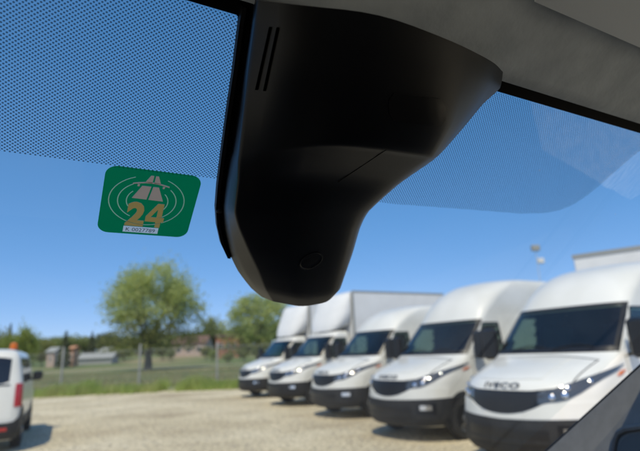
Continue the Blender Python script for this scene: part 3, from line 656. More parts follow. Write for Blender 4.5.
# rounded far trees: a few variants, each instance a thing of its own
def far_tree(seed, m, n=3600):
    rg = np.random.default_rng(seed); global RNG; RNG = rg; random.seed(seed); root = empty('far_tree')
    b = MB(); b.tube([(0, 0, -.3), (.02, 0, .25), (0, .02, .6)], [.035, .028, .012], 6)
    for k in range(5):
        a = k*1.26 + seed; b.tube([(0, 0, .22 + .05*k), (.12*math.cos(a), .12*math.sin(a), .42 + .05*k), (.25*math.cos(a), .25*math.sin(a), .56 + .06*k)], [.016, .010, .004], 5)
    b.build('trunk', M['bark'], root)
    K = 26; cc = rg.normal(size=(K, 3)); cc /= np.linalg.norm(cc, axis=1)[:, None]; cc = cc*np.array([.33, .33, .31])*rg.uniform(.4, 1, (K, 1)) + np.array([0, 0, .60])
    i = rg.integers(0, K, n); C = cc[i] + rg.normal(size=(n, 3))*rg.uniform(.05, .12, K)[i][:, None]
    leaf_mesh('crown', C, .030, m, root); return root
protos = [far_tree(31, M['leaf_bright']), far_tree(32, M['leaf_mid']), far_tree(33, M['leaf_dark']), far_tree(34, M['leaf_low'])]
used = [0, 0, 0, 0]
def put_far(k, u, v, Y, wid, lab):
    x, z0, z1 = ptop(u, v, Y); o = protos[k] if not used[k] else copy_tree(protos[k]); used[k] += 1
    hgt = (z1 - z0)/.98; o.location = (x, Y, z0); o.scale = (wid, wid, hgt); o.rotation_euler = (0, 0, random.random()*6.28)
    tag(o, lab, 'tree', 'trees at the far edge of the meadow')
random.seed(99)
for q in ((0, 29, 325, 84, 4.6, 'bright yellow-green tree just above the delivery van beacon'), (0, 22, 332, 84, 4.6, 'bright green tree to the left of the taller yellow-green one'), (0, 12, 334, 84, 4.4, 'low yellow-green tree above the delivery van roof'),
          (3, 2, 331, 90, 5, 'brownish tree at the photo edge above the delivery van')): put_far(*q)
far = [(40, 343), (48, 340), (55, 342), (62, 343), (73, 340), (80, 341), (86, 339), (99, 341), (107, 339), (116, 342), (124, 340), (133, 341), (141, 340), (150, 338), (160, 338), (170, 339), (180, 337), (188, 338), (196, 336), (206, 334), (214, 335), (224, 332), (234, 331), (245, 328), (256, 328), (268, 326), (282, 326), (298, 325)]
for i, (u, v) in enumerate(far):
    put_far((3, 1, 3, 2, 1)[i % 5], u, v - 3.5 + random.uniform(-2, 2), 165 + 9*(i % 4), random.uniform(12, 17), 'woodland tree along the far edge of the meadow')
for i, u in enumerate(range(-330, 1000, 28)):     # the tree belt goes on behind the left van and behind the row of vans
    if -10 < u < 310: continue
    put_far((2, 1, 3)[i % 3], u, 366 - .044*u - 20 + random.uniform(-3, 3), 190 + 6*(i % 3), random.uniform(13, 18), 'woodland tree along the far edge of the meadow')

SHRUBS = ['low shrub just right of the delivery van beacon',
          'low shrub just left of the pale pink shed',
          'low shrub between the pink shed and the orange shed',
          'small shrub in front of the gap between the two sheds',
          'low shrub just right of the orange shed',
          'low shrub just right of the long low greenhouse',
          'broad low shrub left of the big tree trunk',
          'low shrub just right of the big tree trunk',
          'small shrub at the left end of the plaster house',
          'low shrub between the plaster house and the brick house',
          'small shrub at the left corner of the brick house',
          'low shrub right of the brick house under the leafy tree',
          'small shrub in front of the brick house wall']
for i, (u, v, Y, wd) in enumerate(((34, 346, 128, 5), (43, 349, 122, 4), (60, 348, 130, 5), (64, 351, 112, 3), (76, 348, 128, 4), (117, 349, 126, 5), (125, 346, 134, 6), (163, 345, 128, 5), (171, 349, 122, 3), (206, 346, 120, 3.4), (213, 350, 112, 3), (244, 347, 104, 4), (228, 353, 96, 3))):
    put_far((1, 3, 0, 3)[i % 4], u, v, Y, wd, SHRUBS[i])
for o in COL.objects:
    if o.get('label', '') in SHRUBS: o['group'] = 'shrubs in the meadow'; o['category'] = 'shrub'; o.name = 'meadow_shrub'
# ------------------------------------------------------------------ houses and sheds
def house(name, u0, u1, vt, Y, depth, wallm, roofm, label, eave, nwin=3, cat='house', gable=True):
    pl, pr = at(u0, vt, Y), at(u1, vt, Y); w_ = pr[0] - pl[0]; z0 = float(field_h(0, Y)) - .1; H = pl[2] - z0; E = H*eave
    root = empty(name, (pl[0], Y, z0)); tag(root, label, cat)
    V = [(0, 0, -1), (w_, 0, -1), (w_, depth, -1), (0, depth, -1), (0, 0, E), (w_, 0, E), (w_, depth, E), (0, depth, E), (0, depth/2, H - .1), (w_, depth/2, H - .1)]
    F = [(0, 1, 5, 4), (2, 3, 7, 6), (1, 2, 6, 9, 5), (3, 0, 4, 8, 7)] if gable else [(0, 1, 5, 4), (2, 3, 7, 6), (1, 2, 6, 5), (3, 0, 4, 7)]
    mesh('wall', V, F, wallm, root, smooth=False)
    o = .35; k = (H - E)/(depth/2)
    A = [[(-o, -o, E - o*k), (w_ + o, -o, E - o*k)], [(-o, depth/2, H), (w_ + o, depth/2, H)], [(-o, depth + o, E - o*k), (w_ + o, depth + o, E - o*k)]]
    B = [[(p[0], p[1], p[2] + .16) for p in r] for r in A]
    MB().slab(A, B).build('roof', roofm, root, smooth=False)
    for i in range(nwin):
        cx = w_*(i + .7)/(nwin + .4); ww, wh = min(.55, w_*.09), min(.6, E*.2); zc = E*.55
        f = MB().box(cx - ww - .08, cx + ww + .08, -.05, .05, zc - wh - .08, zc + wh + .08).build('window', M['plate'], root, smooth=False)
        MB().box(cx - ww, cx + ww, -.07, -.045, zc - wh, zc + wh).build('pane', M['winpane'], f, smooth=False)
    return root
house('brick_house', 216, 239, 335, 125, 7, M['brick'], M['roof'], 'orange brick house with dark roof behind the wire fence, left of the far truck', .93, 3)
house('plaster_house', 172, 206, 337, 140, 8, M['plaster'], M['roof'], 'pale pinkish house with brown roof just right of the big tree', .66, 3)
house('garden_shed', 47.5, 55, 348, 118, 4, M['plaster'], M['grey'], 'small pale pink shed near the fence post at left', .8, 1, 'shed')
house('orange_shed', 70.5, 74, 346.5, 116, 2.5, M['orange'], M['orange'], 'narrow orange shed under the dark conifer', .9, 1, 'shed')
house('greenhouse', 79, 112, 354.3, 122, 4, M['grey'], M['grey'], 'long low greenhouse with pale roof left of the big tree', .6, 0, 'greenhouse')
house('storage_hut', 100, 109, 348, 140, 4, M['grey'], M['grey'], 'pale hut behind the long low greenhouse', .7, 1, 'hut')

# floodlight mast
q = at(535, 247, 42); mast = empty('floodlight_mast', (q[0], 42, 0)); tag(mast, 'thin floodlight mast standing far behind the vans', 'lamp post')
MB().tube([(0, 0, 0), (0, 0, q[2]*.5), (0, 0, q[2])], [.05, .035, .022], 8).build('pole', M['wire'], mast)
MB().box(-.35, .35, -.2, .1, q[2] - .35, q[2] + .15, .04).build('floodlight', M['grey'], mast)
MB().box(.0, .55, -.2, .1, q[2] - 1.45, q[2] - 1.0, .04).build('floodlight', M['plate'], mast)

# ------------------------------------------------------------------ the van we sit in: frame of the windscreen
TH, SLP, PD = R_(-29), R_(37), 0.47
Fv = np.array([math.sin(TH), math.cos(TH), 0]); Rv = np.array([math.cos(TH), -math.sin(TH), 0]); Zv = np.array([0, 0, 1.0])
Dv = Fv*math.cos(SLP) - Zv*math.sin(SLP); Nv = np.cross(Rv, Dv)
def sag(r): return 0.0 if -.22 < r < .80 else (1.6*(r - .80)**2 if r > .5 else 1.6*(r + .22)**2)
def G(r, d, n=0.0): return CAM + Rv*r + Dv*d + Nv*(PD - n - sag(r))
def pixg(u, v):
    q = ray(u, v); q = q*PD/(Nv @ q); return q @ Rv, q @ Dv
def pixn(u, v, n): q = ray(u, v); return CAM + q*(PD - n)/(Nv @ q)
def CF(r, f, z): return CAM + Rv*r + Fv*f + Zv*z
cab = empty('van_cab', tuple(CF(.29, .0, -CAMH))); tag(cab, 'dark cab of the van we look out of, with headliner, visor and pillar', 'van cab')
cab_inv = np.array(cab.location)
def incab(b, name, m, parent=None, smooth=True, uv=None):
    V = [tuple(np.array(p) - cab_inv) for p in b.V]; o = mesh(name, V, b.F, m, parent or cab, smooth)
    return o
TOPD, BOTD = .072, 1.18
RL, RR = -.44, 1.06
def dusty(m):                                                  # thin film and a few specks of dust on the glass
    n = m.node_tree; L = n.links.new; o = n.nodes['Material Output']; src = o.inputs[0].links[0].from_socket
    tc = n.nodes.new('ShaderNodeTexCoord'); d = n.nodes.new('ShaderNodeBsdfTranslucent'); d.inputs[0].default_value = (.62, .58, .50, 1)
    a = n.nodes.new('ShaderNodeTexNoise'); a.inputs['Scale'].default_value = 7; a.inputs['Detail'].default_value = 8; L(tc.outputs['Object'], a.inputs['Vector'])
    r = n.nodes.new('ShaderNodeMapRange'); r.inputs[1].default_value = .4; r.inputs[2].default_value = .75; r.inputs[3].default_value = .002; r.inputs[4].default_value = .03; L(a.outputs['Fac'], r.inputs[0])
    v = n.nodes.new('ShaderNodeTexVoronoi'); v.inputs['Scale'].default_value = 48; L(tc.outputs['Object'], v.inputs['Vector'])
    sp = n.nodes.new('ShaderNodeSeparateColor'); L(v.outputs['Color'], sp.inputs[0])
    q = n.nodes.new('ShaderNodeMath'); q.operation = 'MULTIPLY'; q.inputs[1].default_value = .055; L(sp.outputs[0], q.inputs[0])
    k = n.nodes.new('ShaderNodeMath'); k.operation = 'LESS_THAN'; L(v.outputs['Distance'], k.inputs[0]); L(q.outputs[0], k.inputs[1])
    g = n.nodes.new('ShaderNodeMath'); g.operation = 'GREATER_THAN'; g.inputs[1].default_value = .72; L(sp.outputs[1], g.inputs[0])
    mu = n.nodes.new('ShaderNodeMath'); mu.operation = 'MULTIPLY'; L(k.outputs[0], mu.inputs[0]); L(g.outputs[0], mu.inputs[1])
    m2 = n.nodes.new('ShaderNodeMath'); m2.operation = 'MULTIPLY_ADD'; m2.inputs[1].default_value = .4; m2.use_clamp = True; L(mu.outputs[0], m2.inputs[0]); L(r.outputs[0], m2.inputs[2])
    x = n.nodes.new('ShaderNodeMixShader'); L(m2.outputs[0], x.inputs[0]); L(src, x.inputs[1]); L(d.outputs[0], x.inputs[2]); L(x.outputs[0], o.inputs[0])
dusty(M['wscreen'])
rs = LS(RL, RR, 41)
wsn = incab(MB().grid([[tuple(G(r, d)) for d in LS(TOPD, BOTD, 14)] for r in rs]), 'windscreen', M['wscreen'])
def sheet(name, outline_lo, outline_hi, r0, r1, nr, nd, n, m):
    """printed sheet on the inner face of the glass between d=lo(r) and d=hi(r), UV in metres"""
    b = MB(); rr = LS(r0, r1, nr); Q = [[(r, outline_lo(r) + (outline_hi(r) - outline_lo(r))*k/(nd - 1)) for k in range(nd)] for r in rr]
    b.grid([[tuple(G(r, d, n)) for r, d in row] for row in Q]); o = incab(b, name, m, wsn)
    uvs = [q for row in Q for q in row]; L = o.data.uv_layers.new(name='UVMap')
    for lp in o.data.loops: L.data[lp.index].uv = uvs[lp.vertex_index]
    return o
d_top = .25*PD
frit = sheet('frit_band', lambda r: TOPD + .001, lambda r: d_top, RL + .002, RR - .002, 40, 3, .0015, M['frit'])
DOTS = dot_print('frit_dots', .0042, .00368, .225)
rimx = [pixg(*q) for q in ((240, 20), (231, 80), (222, 140), (216.5, 205), (221, 245), (235, 285))]
lo_d = lin([(-.44, .295), (-.05, .297), (.155, .297), (.2, .297)])
sheet('dot_band', lambda r: d_top + .0005, lo_d, RL + .002, .17, 20, 4, .0015, DOTS)
# right of the housing the lower edge runs level, then climbs in a round corner
edge = [pixg(*q) for q in ((390, 203), (470, 209), (520, 213), (545, 212.5), (562, 209), (580, 200), (600, 184), (620, 166), (640, 149), (665, 128))]
er = [max(d, d_top + .001) for _, d in edge]; ex = [r for r, _ in edge]
lo_r = lin([(.3, .30)] + list(zip(ex, er)) + [(1.06, d_top + .001)])
sheet('dot_band', lambda r: d_top + .0005, lo_r, .31, min(.97, ex[-1]), 46, 4, .0015, DOTS)
# black printed zone on the glass round the housing foot, with rounded upper corner
bz = [pixg(*q) for q in ((236, 14), (240, 20), (239, 28), (231, 80), (222, 140), (216.3, 203), (218, 228), (222, 243), (229, 257))]
b = MB(); b.grid([[tuple(G(r, d, .001)), tuple(G(max(r + .02, .27), d, .001))] for r, d in bz]); incab(b, 'frit_patch', M['frit'], wsn)

# ------------------------------------------------------------------ camera/sensor housing clipped to the windscreen
sec = [  # left rim, flank, front-left edge, front quarter, front middle, front-right edge, chamfer, right silhouette : (u, v, height over the glass)
    [(254, -4, 0.004), (256.6, -3, 0.05), (257, 0, 0.058), (300, 5, 0.094), (380, 13, 0.105), (455, 42, 0.108), (494, 62, 0.085), (503, 72, 0.05)],
    [(251, 26, 0.004), (252.6, 26, 0.045), (254, 27, 0.056), (298, 31, 0.096), (378, 45, 0.11), (452, 66, 0.112), (486, 80, 0.088), (500, 88, 0.05)],
    [(244, 70, 0.004), (247.0, 70, 0.045), (248, 70, 0.058), (290, 74, 0.097), (365, 85, 0.115), (447, 96, 0.116), (476, 102, 0.09), (483, 104, 0.055)],
    [(238, 110, 0.004), (244.0, 110, 0.045), (243, 110, 0.06), (282, 113, 0.094), (350, 118, 0.117), (444, 124, 0.117), (460, 126, 0.094), (464, 127, 0.06)],
    [(232, 150, 0.004), (236.4, 150, 0.044), (239, 150, 0.064), (276, 147, 0.089), (335, 141, 0.116), (430, 154, 0.113), (438, 156, 0.096), (444, 150, 0.065)],
    [(229.5, 158, 0.004), (234.1, 160, 0.044), (238, 161, 0.066), (273, 155, 0.086), (334, 148, 0.11), (424, 160, 0.104), (429, 162, 0.09), (432, 161, 0.065)],
    [(225.5, 180, 0.004), (230.5, 181, 0.042), (238, 182, 0.07), (268, 181, 0.079), (322, 178, 0.078), (384, 186, 0.07), (394, 187, 0.062), (399, 184, 0.05)],
    [(222.5, 207, 0.004), (226.72, 208, 0.04), (235, 212, 0.068), (262, 213, 0.074), (305, 212, 0.076), (356, 213, 0.064), (366, 213, 0.054), (369, 211, 0.04)],
    [(223.5, 228, 0.004), (230.3, 230, 0.038), (239, 228, 0.066), (263, 230, 0.07), (302, 232, 0.073), (349, 230, 0.062), (357, 231, 0.05), (360, 228, 0.036)],
    [(229.5, 253, 0.004), (235.5, 253, 0.034), (249, 251, 0.062), (268, 254, 0.065), (300, 256, 0.068), (343, 254, 0.058), (350, 255, 0.046), (353, 252, 0.034)],
    [(238, 271, 0.004), (244.2, 272, 0.03), (259, 272, 0.056), (275, 275, 0.059), (300, 279, 0.062), (336, 277, 0.053), (343, 277, 0.042), (345, 275, 0.03)],
    [(251, 288, 0.004), (254.6, 287, 0.026), (266, 290, 0.048), (281, 294, 0.051), (301, 298, 0.054), (331, 294, 0.046), (337, 292, 0.038), (340, 289, 0.026)],
    [(262, 297, 0.003), (267, 299, 0.016), (273, 301.5, 0.036), (286, 304, 0.038), (302, 307, 0.04), (325, 303, 0.035), (331, 299, 0.028), (334, 295, 0.02)],
]
hz = empty('sensor_housing', tuple(pixn(300, 150, 0))); tag(hz, 'black plastic sensor and mirror-foot housing fixed to the windscreen below the headliner', 'sensor housing')
hinv = np.array(hz.location)
def inh(b, name, m, parent=None, smooth=True): return mesh(name, [tuple(np.array(p) - hinv) for p in b.V], b.F, m, parent or hz, smooth)
def cr(p0, p1, p2, p3, t): return .5*((2*p1) + (-p0 + p2)*t + (2*p0 - 5*p1 + 4*p2 - p3)*t*t + (-p0 + 3*p1 - 3*p2 + p3)*t**3)
A = np.array(sec, float)
def refine(A, k, axis):
    A = np.moveaxis(A, axis, 0); n = len(A); out = []
    for i in range(n - 1):
        p = [A[max(i - 1, 0)], A[i], A[i + 1], A[min(i + 2, n - 1)]]
        for t in range(k): out.append(cr(*p, t/k)*.55 + (p[1]*(1 - t/k) + p[2]*t/k)*.45)
    out.append(A[-1]); return np.moveaxis(np.array(out), 0, axis)
def ridged(A, es):                                             # flat facets across, with narrow rounded edges between them
    n = A.shape[1]; cols = [A[:, 0]]
    for i in range(1, n - 1):
        p, q, r = A[:, i - 1], A[:, i], A[:, i + 1]; e = es[i]; a_, b_ = q + (p - q)*e, q + (r - q)*e
        cols += [q + (p - q)*.5] + [a_*(1 - t)**2 + 2*q*t*(1 - t) + b_*t*t for t in (0, .25, .5, .75, 1)]
    return np.stack(cols + [A[:, -1]], 1)
B = ridged(refine(A, 4, 0), (0, .2, .12, .45, .45, .40, .40, 0))
P = [[tuple(pixn(*q)) for q in row] for row in B]
for row in P:                                                  # right flank runs back to the glass
    e0 = np.array(row[-1]); row.append(tuple(e0 + Nv*((PD - (e0 - CAM) @ Nv) - .004) + Rv*.004)); row.insert(0, tuple(np.array(row[0]) + Rv*.002 + Nv*.0005))
last = P[-1]; P.append([tuple(np.array(p) + Nv*max(0, (PD - (np.array(p) - CAM) @ Nv) - .003)*.6) for p in last]); P.append([tuple(np.array(p) + Nv*max(0, (PD - (np.array(p) - CAM) @ Nv) - .003)) for p in last])
hb = MB().grid(P); shell = inh(hb, 'shell', M['housing'])
rim = [pixn(u, v, .004) for u, v in ((243, 6), (240, 22), (234, 70), (228, 110), (222.5, 150), (218, 185), (216.3, 207), (217.5, 225), (221.5, 243), (228, 257))]
gb = MB().slab([[tuple(p - Rv*.0018 + Nv*.003), tuple(p + Rv*.0035 + Nv*.003)] for p in rim], [[tuple(p - Rv*.0010 - Nv*.003), tuple(p + Rv*.003 - Nv*.0035)] for p in rim]); inh(gb, 'gasket', M['gasket'])
clip = MB().lathe([(.002, 0), (.004, .001), (.004, .004), (.0025, .006)], 'z', 12); cpos = pixn(219.5, 213, .009)
inh(MB().add([tuple(np.array(p) + cpos) for p in clip.V], clip.F), 'clip_stud', M['gasket'])
from mathutils.bvhtree import BVHTree
BV = BVHTree.FromPolygons([tuple(p) for p in hb.V], hb.F)
def on_shell(u, v, lift):                                      # point of the shell on a sight line, raised towards the cabin
    q = Vector(ray(u, v)).normalized(); h = BV.ray_cast(Vector(CAM), q)
    return np.array(h[0]) - np.array(q)*lift
for (u0, v0, u1, v1) in ((270.5, 27, 256.5, 90), (278, 27.5, 264.5, 91)):
    A_, B_ = [], []
    for t in LS(0, 1, 9):
        u, v = u0 + (u1 - u0)*t, v0 + (v1 - v0)*t; p0, p1 = on_shell(u - 1.25, v, .0006), on_shell(u + 1.25, v, .0006)
        A_.append([tuple(p0), tuple(p1)]); B_.append([tuple(p0 + Nv*.004), tuple(p1 + Nv*.004)])
    inh(MB().slab(A_, B_), 'vent_slot', M['slot'])
# round lens port and square camera window on the cabin side
c0 = on_shell(309, 262, .0012)
def disc(cu, cv, r, lift, name, m, parent, ring=False):
    c = on_shell(cu, cv, lift); ex_ = on_shell(cu + 8, cv, lift) - on_shell(cu - 8, cv, lift); ey = on_shell(cu, cv + 8, lift) - on_shell(cu, cv - 8, lift)
    nn = np.cross(ex_, ey); nn /= np.linalg.norm(nn); nn = nn if nn @ Nv < 0 else -nn; ex_ /= np.linalg.norm(ex_); ey = np.cross(nn, ex_)
    V = []; N_ = 32; pr = ((1.0, -.004), (1.0, .0003), (.92, .0006), (.86, .0001), (.80, -.0015)) if ring else ((.8, -.003), (.8, -.0004), (.4, .0), (.05, .0))
    for q, h in pr:
        for k in range(N_): t = 2*math.pi*k/N_; V.append(tuple(c + (ex_*math.cos(t) + ey*math.sin(t))*r*q + nn*h))
    F = [(i*N_ + k, i*N_ + (k + 1) % N_, i*N_ + N_ + (k + 1) % N_, i*N_ + N_ + k) for i in range(len(pr) - 1) for k in range(N_)]
    if not ring: F.append(tuple(range((len(pr) - 1)*N_, len(pr)*N_)))
    return inh(MB().add(V, F), name, m, parent)
pt_ = disc(311, 261, .016, .0002, 'lens_port', M['housing'], None, True); disc(311, 261, .016, .0002, 'lens', M['gasket'], pt_)
rec = [[tuple(on_shell(u + (2 if abs(u - 418) > 24 else 0)*0, v + .12*(u - 418), .0007)) for v in (96 + 8*(abs(u - 418) > 26), 104, 114, 124 - 8*(abs(u - 418) > 26))] for u in LS(389, 446, 12)]
inh(MB().slab(rec, [[tuple(np.array(p) + Nv*.003) for p in r] for r in rec]), 'camera_window', M['housing_low'])
sm = [on_shell(u, v, .0002) for u, v in ((338, 182), (350, 174), (362, 166), (374, 158), (386, 150))]
inh(MB().tube([tuple(p) for p in sm], .00028, 5), 'seam', M['slot'])

# ------------------------------------------------------------------ toll sticker on the glass
q0 = pixg(107, 163); q1 = pixg(203, 176); q2 = pixg(96, 230); SW, SH = q1[0] - q0[0], q2[1] - q0[1]
r0, d0 = (q0[0] + q2[0])/2, (q0[1] + q1[1])/2
st = empty('toll_sticker', tuple(G(r0 + SW/2, d0 + SH/2, .001))); tag(st, 'green motorway toll sticker with road symbol and gold 24 on the windscreen', 'sticker')
sinv = np.array(st.location)
def stk(P2, F, lift, name, m):                                 # P2 in 0..1 sticker coordinates
    return mesh(name, [tuple(G(r0 + p[0]*SW, d0 + p[1]*SH, .0022 + lift) - sinv) for p in P2], F, m, st, smooth=False, recalc=False)
def rounded(rx, ry, n=8):
    o = []
    for cx, cy, a0 in ((1 - rx, 1 - ry, 0), (rx, 1 - ry, 90), (rx, ry, 180), (1 - rx, ry, 270)):
        for k in range(n + 1): a = R_(a0 + 90*k/n); o.append((cx + rx*math.cos(a), cy + ry*math.sin(a)))
    return o
o = rounded(.12, .13); CUT = []
for rad, arcs in ((.40, ((100, 245), (-65, 60), (60, 95))), (.31, ((120, 235), (-45, 60))), (.22, ((150, 220), (-40, 35)))):
    for a0, a1 in arcs[:2] + (((62, 118),) if rad == .40 else ()):
        t = LS(R_(a0), R_(a1), 20); wd = .0055
        P2 = [(.47 + rr*math.cos(a_), .46 + rr*.93*math.sin(a_)) for a_ in t for rr in (rad - wd, rad + wd)]
        stk(P2, [(2*i, 2*i + 1, 2*i + 3, 2*i + 2) for i in range(19)], .0001, 'ring_line', M['st_line']); CUT.append((P2, [(2*i, 2*i + 1, 2*i + 3, 2*i + 2) for i in range(19)]))
def poly(pts, lift, name, m): CUT.append((pts, [tuple(range(len(pts)))])); stk(pts, [tuple(range(len(pts)))], lift, name, m)
# motorway symbol: two carriageways narrowing to the top, a bridge across
poly([(.30, .43), (.455, .435), (.480, .235), (.385, .235)], .0001, 'road_lane', M['st_pink'])
poly([(.475, .435), (.635, .44), (.560, .235), (.500, .235)], .0001, 'road_lane', M['st_pink'])
poly([(.405, .185), (.482, .188), (.487, .075), (.455, .075)], .0001, 'road_lane', M['st_pink'])
poly([(.502, .188), (.575, .190), (.535, .075), (.505, .075)], .0001, 'road_lane', M['st_pink'])
t = LS(0, 1, 13); P2 = [(.285 + .385*x, .205 + b_ - .035*math.sin(math.pi*x)) for x in t for b_ in (0, .020)]
stk(P2, [(2*i, 2*i + 1, 2*i + 3, 2*i + 2) for i in range(12)], .0001, 'bridge', M['st_pink']); CUT.append((P2, [(2*i, 2*i + 1, 2*i + 3, 2*i + 2) for i in range(12)]))
for x in (.335, .60): poly([(x, .215), (x + .025, .215), (x + .02, .25), (x, .25)], .0001, 'bridge_pier', M['st_pink'])
for ch, x0, x1 in (('2', .275, .475), ('4', .485, .690)):
    V, F = text_mesh(ch, .055) if ch == '2' else (np.array([(.58, 0), (.86, 0), (.86, .23), (1, .23), (1, .43), (.86, .43), (.86, 1), (.52, 1), (0, .45), (0, .23), (.58, .23), (.58, .43), (.27, .43), (.58, .76)]), [(0, 1, 2, 10), (2, 3, 4, 5), (2, 5, 11, 10), (10, 11, 12, 9), (9, 12, 8), (8, 12, 13, 7), (13, 11, 5, 6), (13, 6, 7)]); P2 = [(x0 + p[0]*(x1 - x0), .865 - p[1]*.385) for p in V]; CUT.append((P2, F))
    stk(P2, F, .0001, 'digit', M['st_gold'])
poly([(.27, .872), (.655, .872), (.655, .968), (.27, .968)], .0001, 'serial_label', M['st_white'])
from mathutils.geometry import delaunay_2d_cdt
v2 = [Vector(p) for p in o]; e2 = [(i, (i + 1) % len(o)) for i in range(len(o))]; tris = []
for P2, F in CUT:
    k = len(v2); v2 += [Vector((p[0], p[1])) for p in P2]; cnt = {}
    for f in F:
        for i in range(len(f)): e = tuple(sorted((f[i], f[(i + 1) % len(f)]))); cnt[e] = cnt.get(e, 0) + 1
        for i in range(1, len(f) - 1): tris.append([P2[f[0]][:2], P2[f[i]][:2], P2[f[i + 1]][:2]])
    e2 += [(a_ + k, b_ + k) for (a_, b_), c in cnt.items() if c == 1]
vo, eo, fo, *_ = delaunay_2d_cdt(v2, e2, [tuple(range(len(o)))], 1, 1e-6)
T3 = np.array(tris, float)
def printed(c):
    a_, b_, c_ = T3[:, 0], T3[:, 1], T3[:, 2]; cr_ = lambda p, q: (q[:, 0] - p[:, 0])*(c[1] - p[:, 1]) - (q[:, 1] - p[:, 1])*(c[0] - p[:, 0])
    d = np.stack([cr_(a_, b_), cr_(b_, c_), cr_(c_, a_)], 1); return bool(((d > 0).all(1) | (d < 0).all(1)).any())
fk = [f for f in fo if not printed(np.mean([vo[i] for i in f], axis=0))]
stk([tuple(p) for p in vo], fk, 0, 'backing', M['st_green'])
V, F = text_mesh('K 0027789', .0)
stk([(.30 + p[0]*.32, .950 - p[1]*.058) for p in V], F, .0003, 'serial_number', M['st_ink'])

# ------------------------------------------------------------------ headliner, visor, pillars and the rest of the cab
g0 = G(.29, TOPD) - CAM; f0, z0 = g0 @ Fv, g0[2]
prof = [(f0 + .012, z0 - .030), (f0 + .006, z0 - .036), (f0 - .006, z0 - .034), (f0 - .020, z0 - .024), (f0 - .05, z0 - .004), (f0 - .09, z0 + .016), (f0 - .14, z0 + .032), (f0 - .22, z0 + .046), (f0 - .35, z0 + .054), (f0 - .8, z0 + .06), (-1.0, z0 + .06), (-2.6, z0 + .045)]
def dense(pr, k):
    a = np.array(pr); return refine(a, k, 0)
prof = dense(prof, 3)
Pg = []
for r in LS(RL - .06, RR + .06, 61):
    row = []
    for f, z in prof:
        sg_ = sag(r); e = max(0, abs(r - .31) - .62); z_ = z - 0.9*sg_ - 1.8*e*e - .030*math.exp(-((r - .80)/.12)**2 - ((f - .275)/.03)**2)
        row.append(tuple(CF(r, f - .55*sg_, z_)))
    Pg.append(row)
Pt = [[tuple(np.array(p) + Zv*.05 + Fv*.004) for p in row] for row in Pg]
incab(MB().grid(Pg), 'headliner', M['headliner'])
incab(MB().grid(Pt), 'roof_panel', M['paint'])
zt = float(np.interp(.26, prof[::-1, 0], prof[::-1, 1]))
vz = zt - .016
A_ = [[tuple(CF(r, f, vz + .002*math.cos((f - .16)/.1*1.5) - .010*(.26 - f)/.2)) for f in LS(.262, .05, 10)] for r in LS(.40, .93, 16)]
B_ = [[tuple(np.array(p) + Zv*.012) for p in row] for row in A_]
incab(MB().slab(A_, B_), 'sun_visor', M['visor'])
def pillar(r_in, sgn, name='a_pillar'):
    b = MB(); P = []; w_ = np.array([-.65, -.49, -.63])              # runs down from the glass edge, turned towards the daylight
    for t in LS(-.55, .75, 24):
        e = CF(r_in, .82 - .25*(t*2.2), -.236 + .191*(t*2.2))
        V3 = lambda r, f, z: sgn*Rv*r + Fv*f + Zv*z
        row = [e + (e - CAM)*.06 - Zv*.01, e + (e - CAM)*.01 - Zv*.002, e + V3(0, 0, 0)]
        row += [e + V3(*(w_*q)) + V3(.8, -.4, -.52)*c for q, c in ((.004, -.003), (.012, -.004), (.03, 0), (.12, .0), (.24, .004), (.34, .012), (.40, .04), (.42, .12))]
        P.append([tuple(p) for p in row])
    b.grid(P); return incab(b, name, M['pillar'])
PE = 1.02
ap = pillar(PE, 1); pillar(2*.29 - PE, -1)
incab(MB().tube([tuple(CF(PE - .001, .82 - .25*t*2.2, -.236 + .191*t*2.2)) for t in LS(-.55, .75, 8)], .0035, 6), 'pillar_seal', M['gasket'], ap)
PN = Rv*(-.8) + Fv*.4 + Zv*.52; PO = CF(PE, .82, -.236)
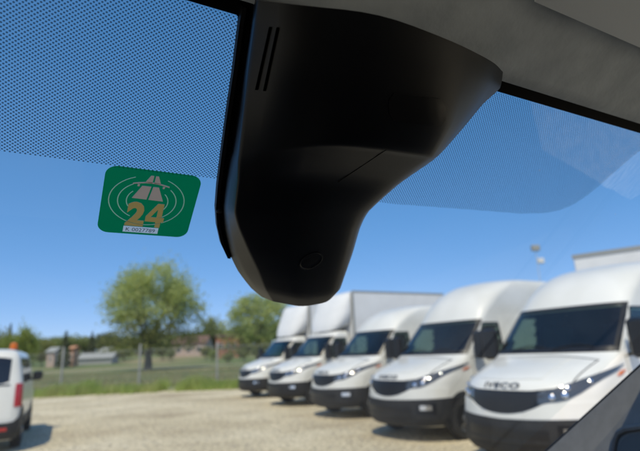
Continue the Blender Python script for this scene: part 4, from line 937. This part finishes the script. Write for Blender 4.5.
def onp(u, v, lift=0.0):
    q = ray(u, v); return CAM + q*(((PO - CAM) @ PN + lift)/(PN @ q))
gpath = [(611, 470), (612, 452), (614, 440), (618, 433), (626, 429), (640, 427), (660, 425)]
incab(MB().tube([tuple(onp(u, v, .004)) for u, v in gpath], .006, 8), 'grab_handle', M['pillar'], ap)
gp2 = [(617, 470), (618, 452), (620, 443), (624, 438), (630, 435), (642, 433), (660, 431)]
ga = [[tuple(onp(u, v, .0025)), tuple(onp(662, 470, .0025))] for u, v in gp2]
incab(MB().grid(ga), 'grab_recess', M['visor_dark'], ap)
# rest of the cab: dashboard, bulkhead, doors below the windows, floor
D_ = MB()
D_.grid([[tuple(CF(r, f, z)) for f, z in ((1.26, -.40), (1.0, -.37), (.80, -.38), (.66, -.42), (.60, -.52), (.62, -.9))] for r in LS(-.50, 1.08, 12)]); incab(D_, 'dashboard', M['dash'])
incab(MB().add([tuple(CF(r, -2.6, z)) for r, z in ((-.62, -1.3), (1.2, -1.3), (1.2, -.12), (-.62, -.12))], [(0, 1, 2, 3)]), 'rear_panel', M['dash'], smooth=False)
incab(MB().add([tuple(CF(r, f, -1.25)) for r, f in ((-.62, -2.6), (1.2, -2.6), (1.2, 1.3), (-.62, 1.3))], [(0, 1, 2, 3)]), 'cab_floor', M['dash'], smooth=False)
for r in (-.62, 1.2):
    incab(MB().add([tuple(CF(r, f, z)) for f, z in ((-2.6, -1.3), (1.3, -1.3), (1.3, -.45), (.75, -.20), (.56, -.10), (-2.6, -.10))], [(0, 1, 2, 3, 4)]), 'door', M['dash'], smooth=False)
for r in (-.40, .78):
    s = MB()
    for (f0_, f1_, z0_, z1_) in ((-.75, -.20, -.85, -.68), (-.90, -.72, -.72, -.05)):
        V = [tuple(CF(r + a, f, z)) for f in (f0_, f1_) for a in (-.24, .24) for z in (z0_, z1_)]
        s.add(V, [(0, 1, 3, 2), (4, 6, 7, 5), (0, 4, 5, 1), (2, 3, 7, 6), (0, 2, 6, 4), (1, 5, 7, 3)])
    incab(s, 'seat', M['seat'], smooth=False)
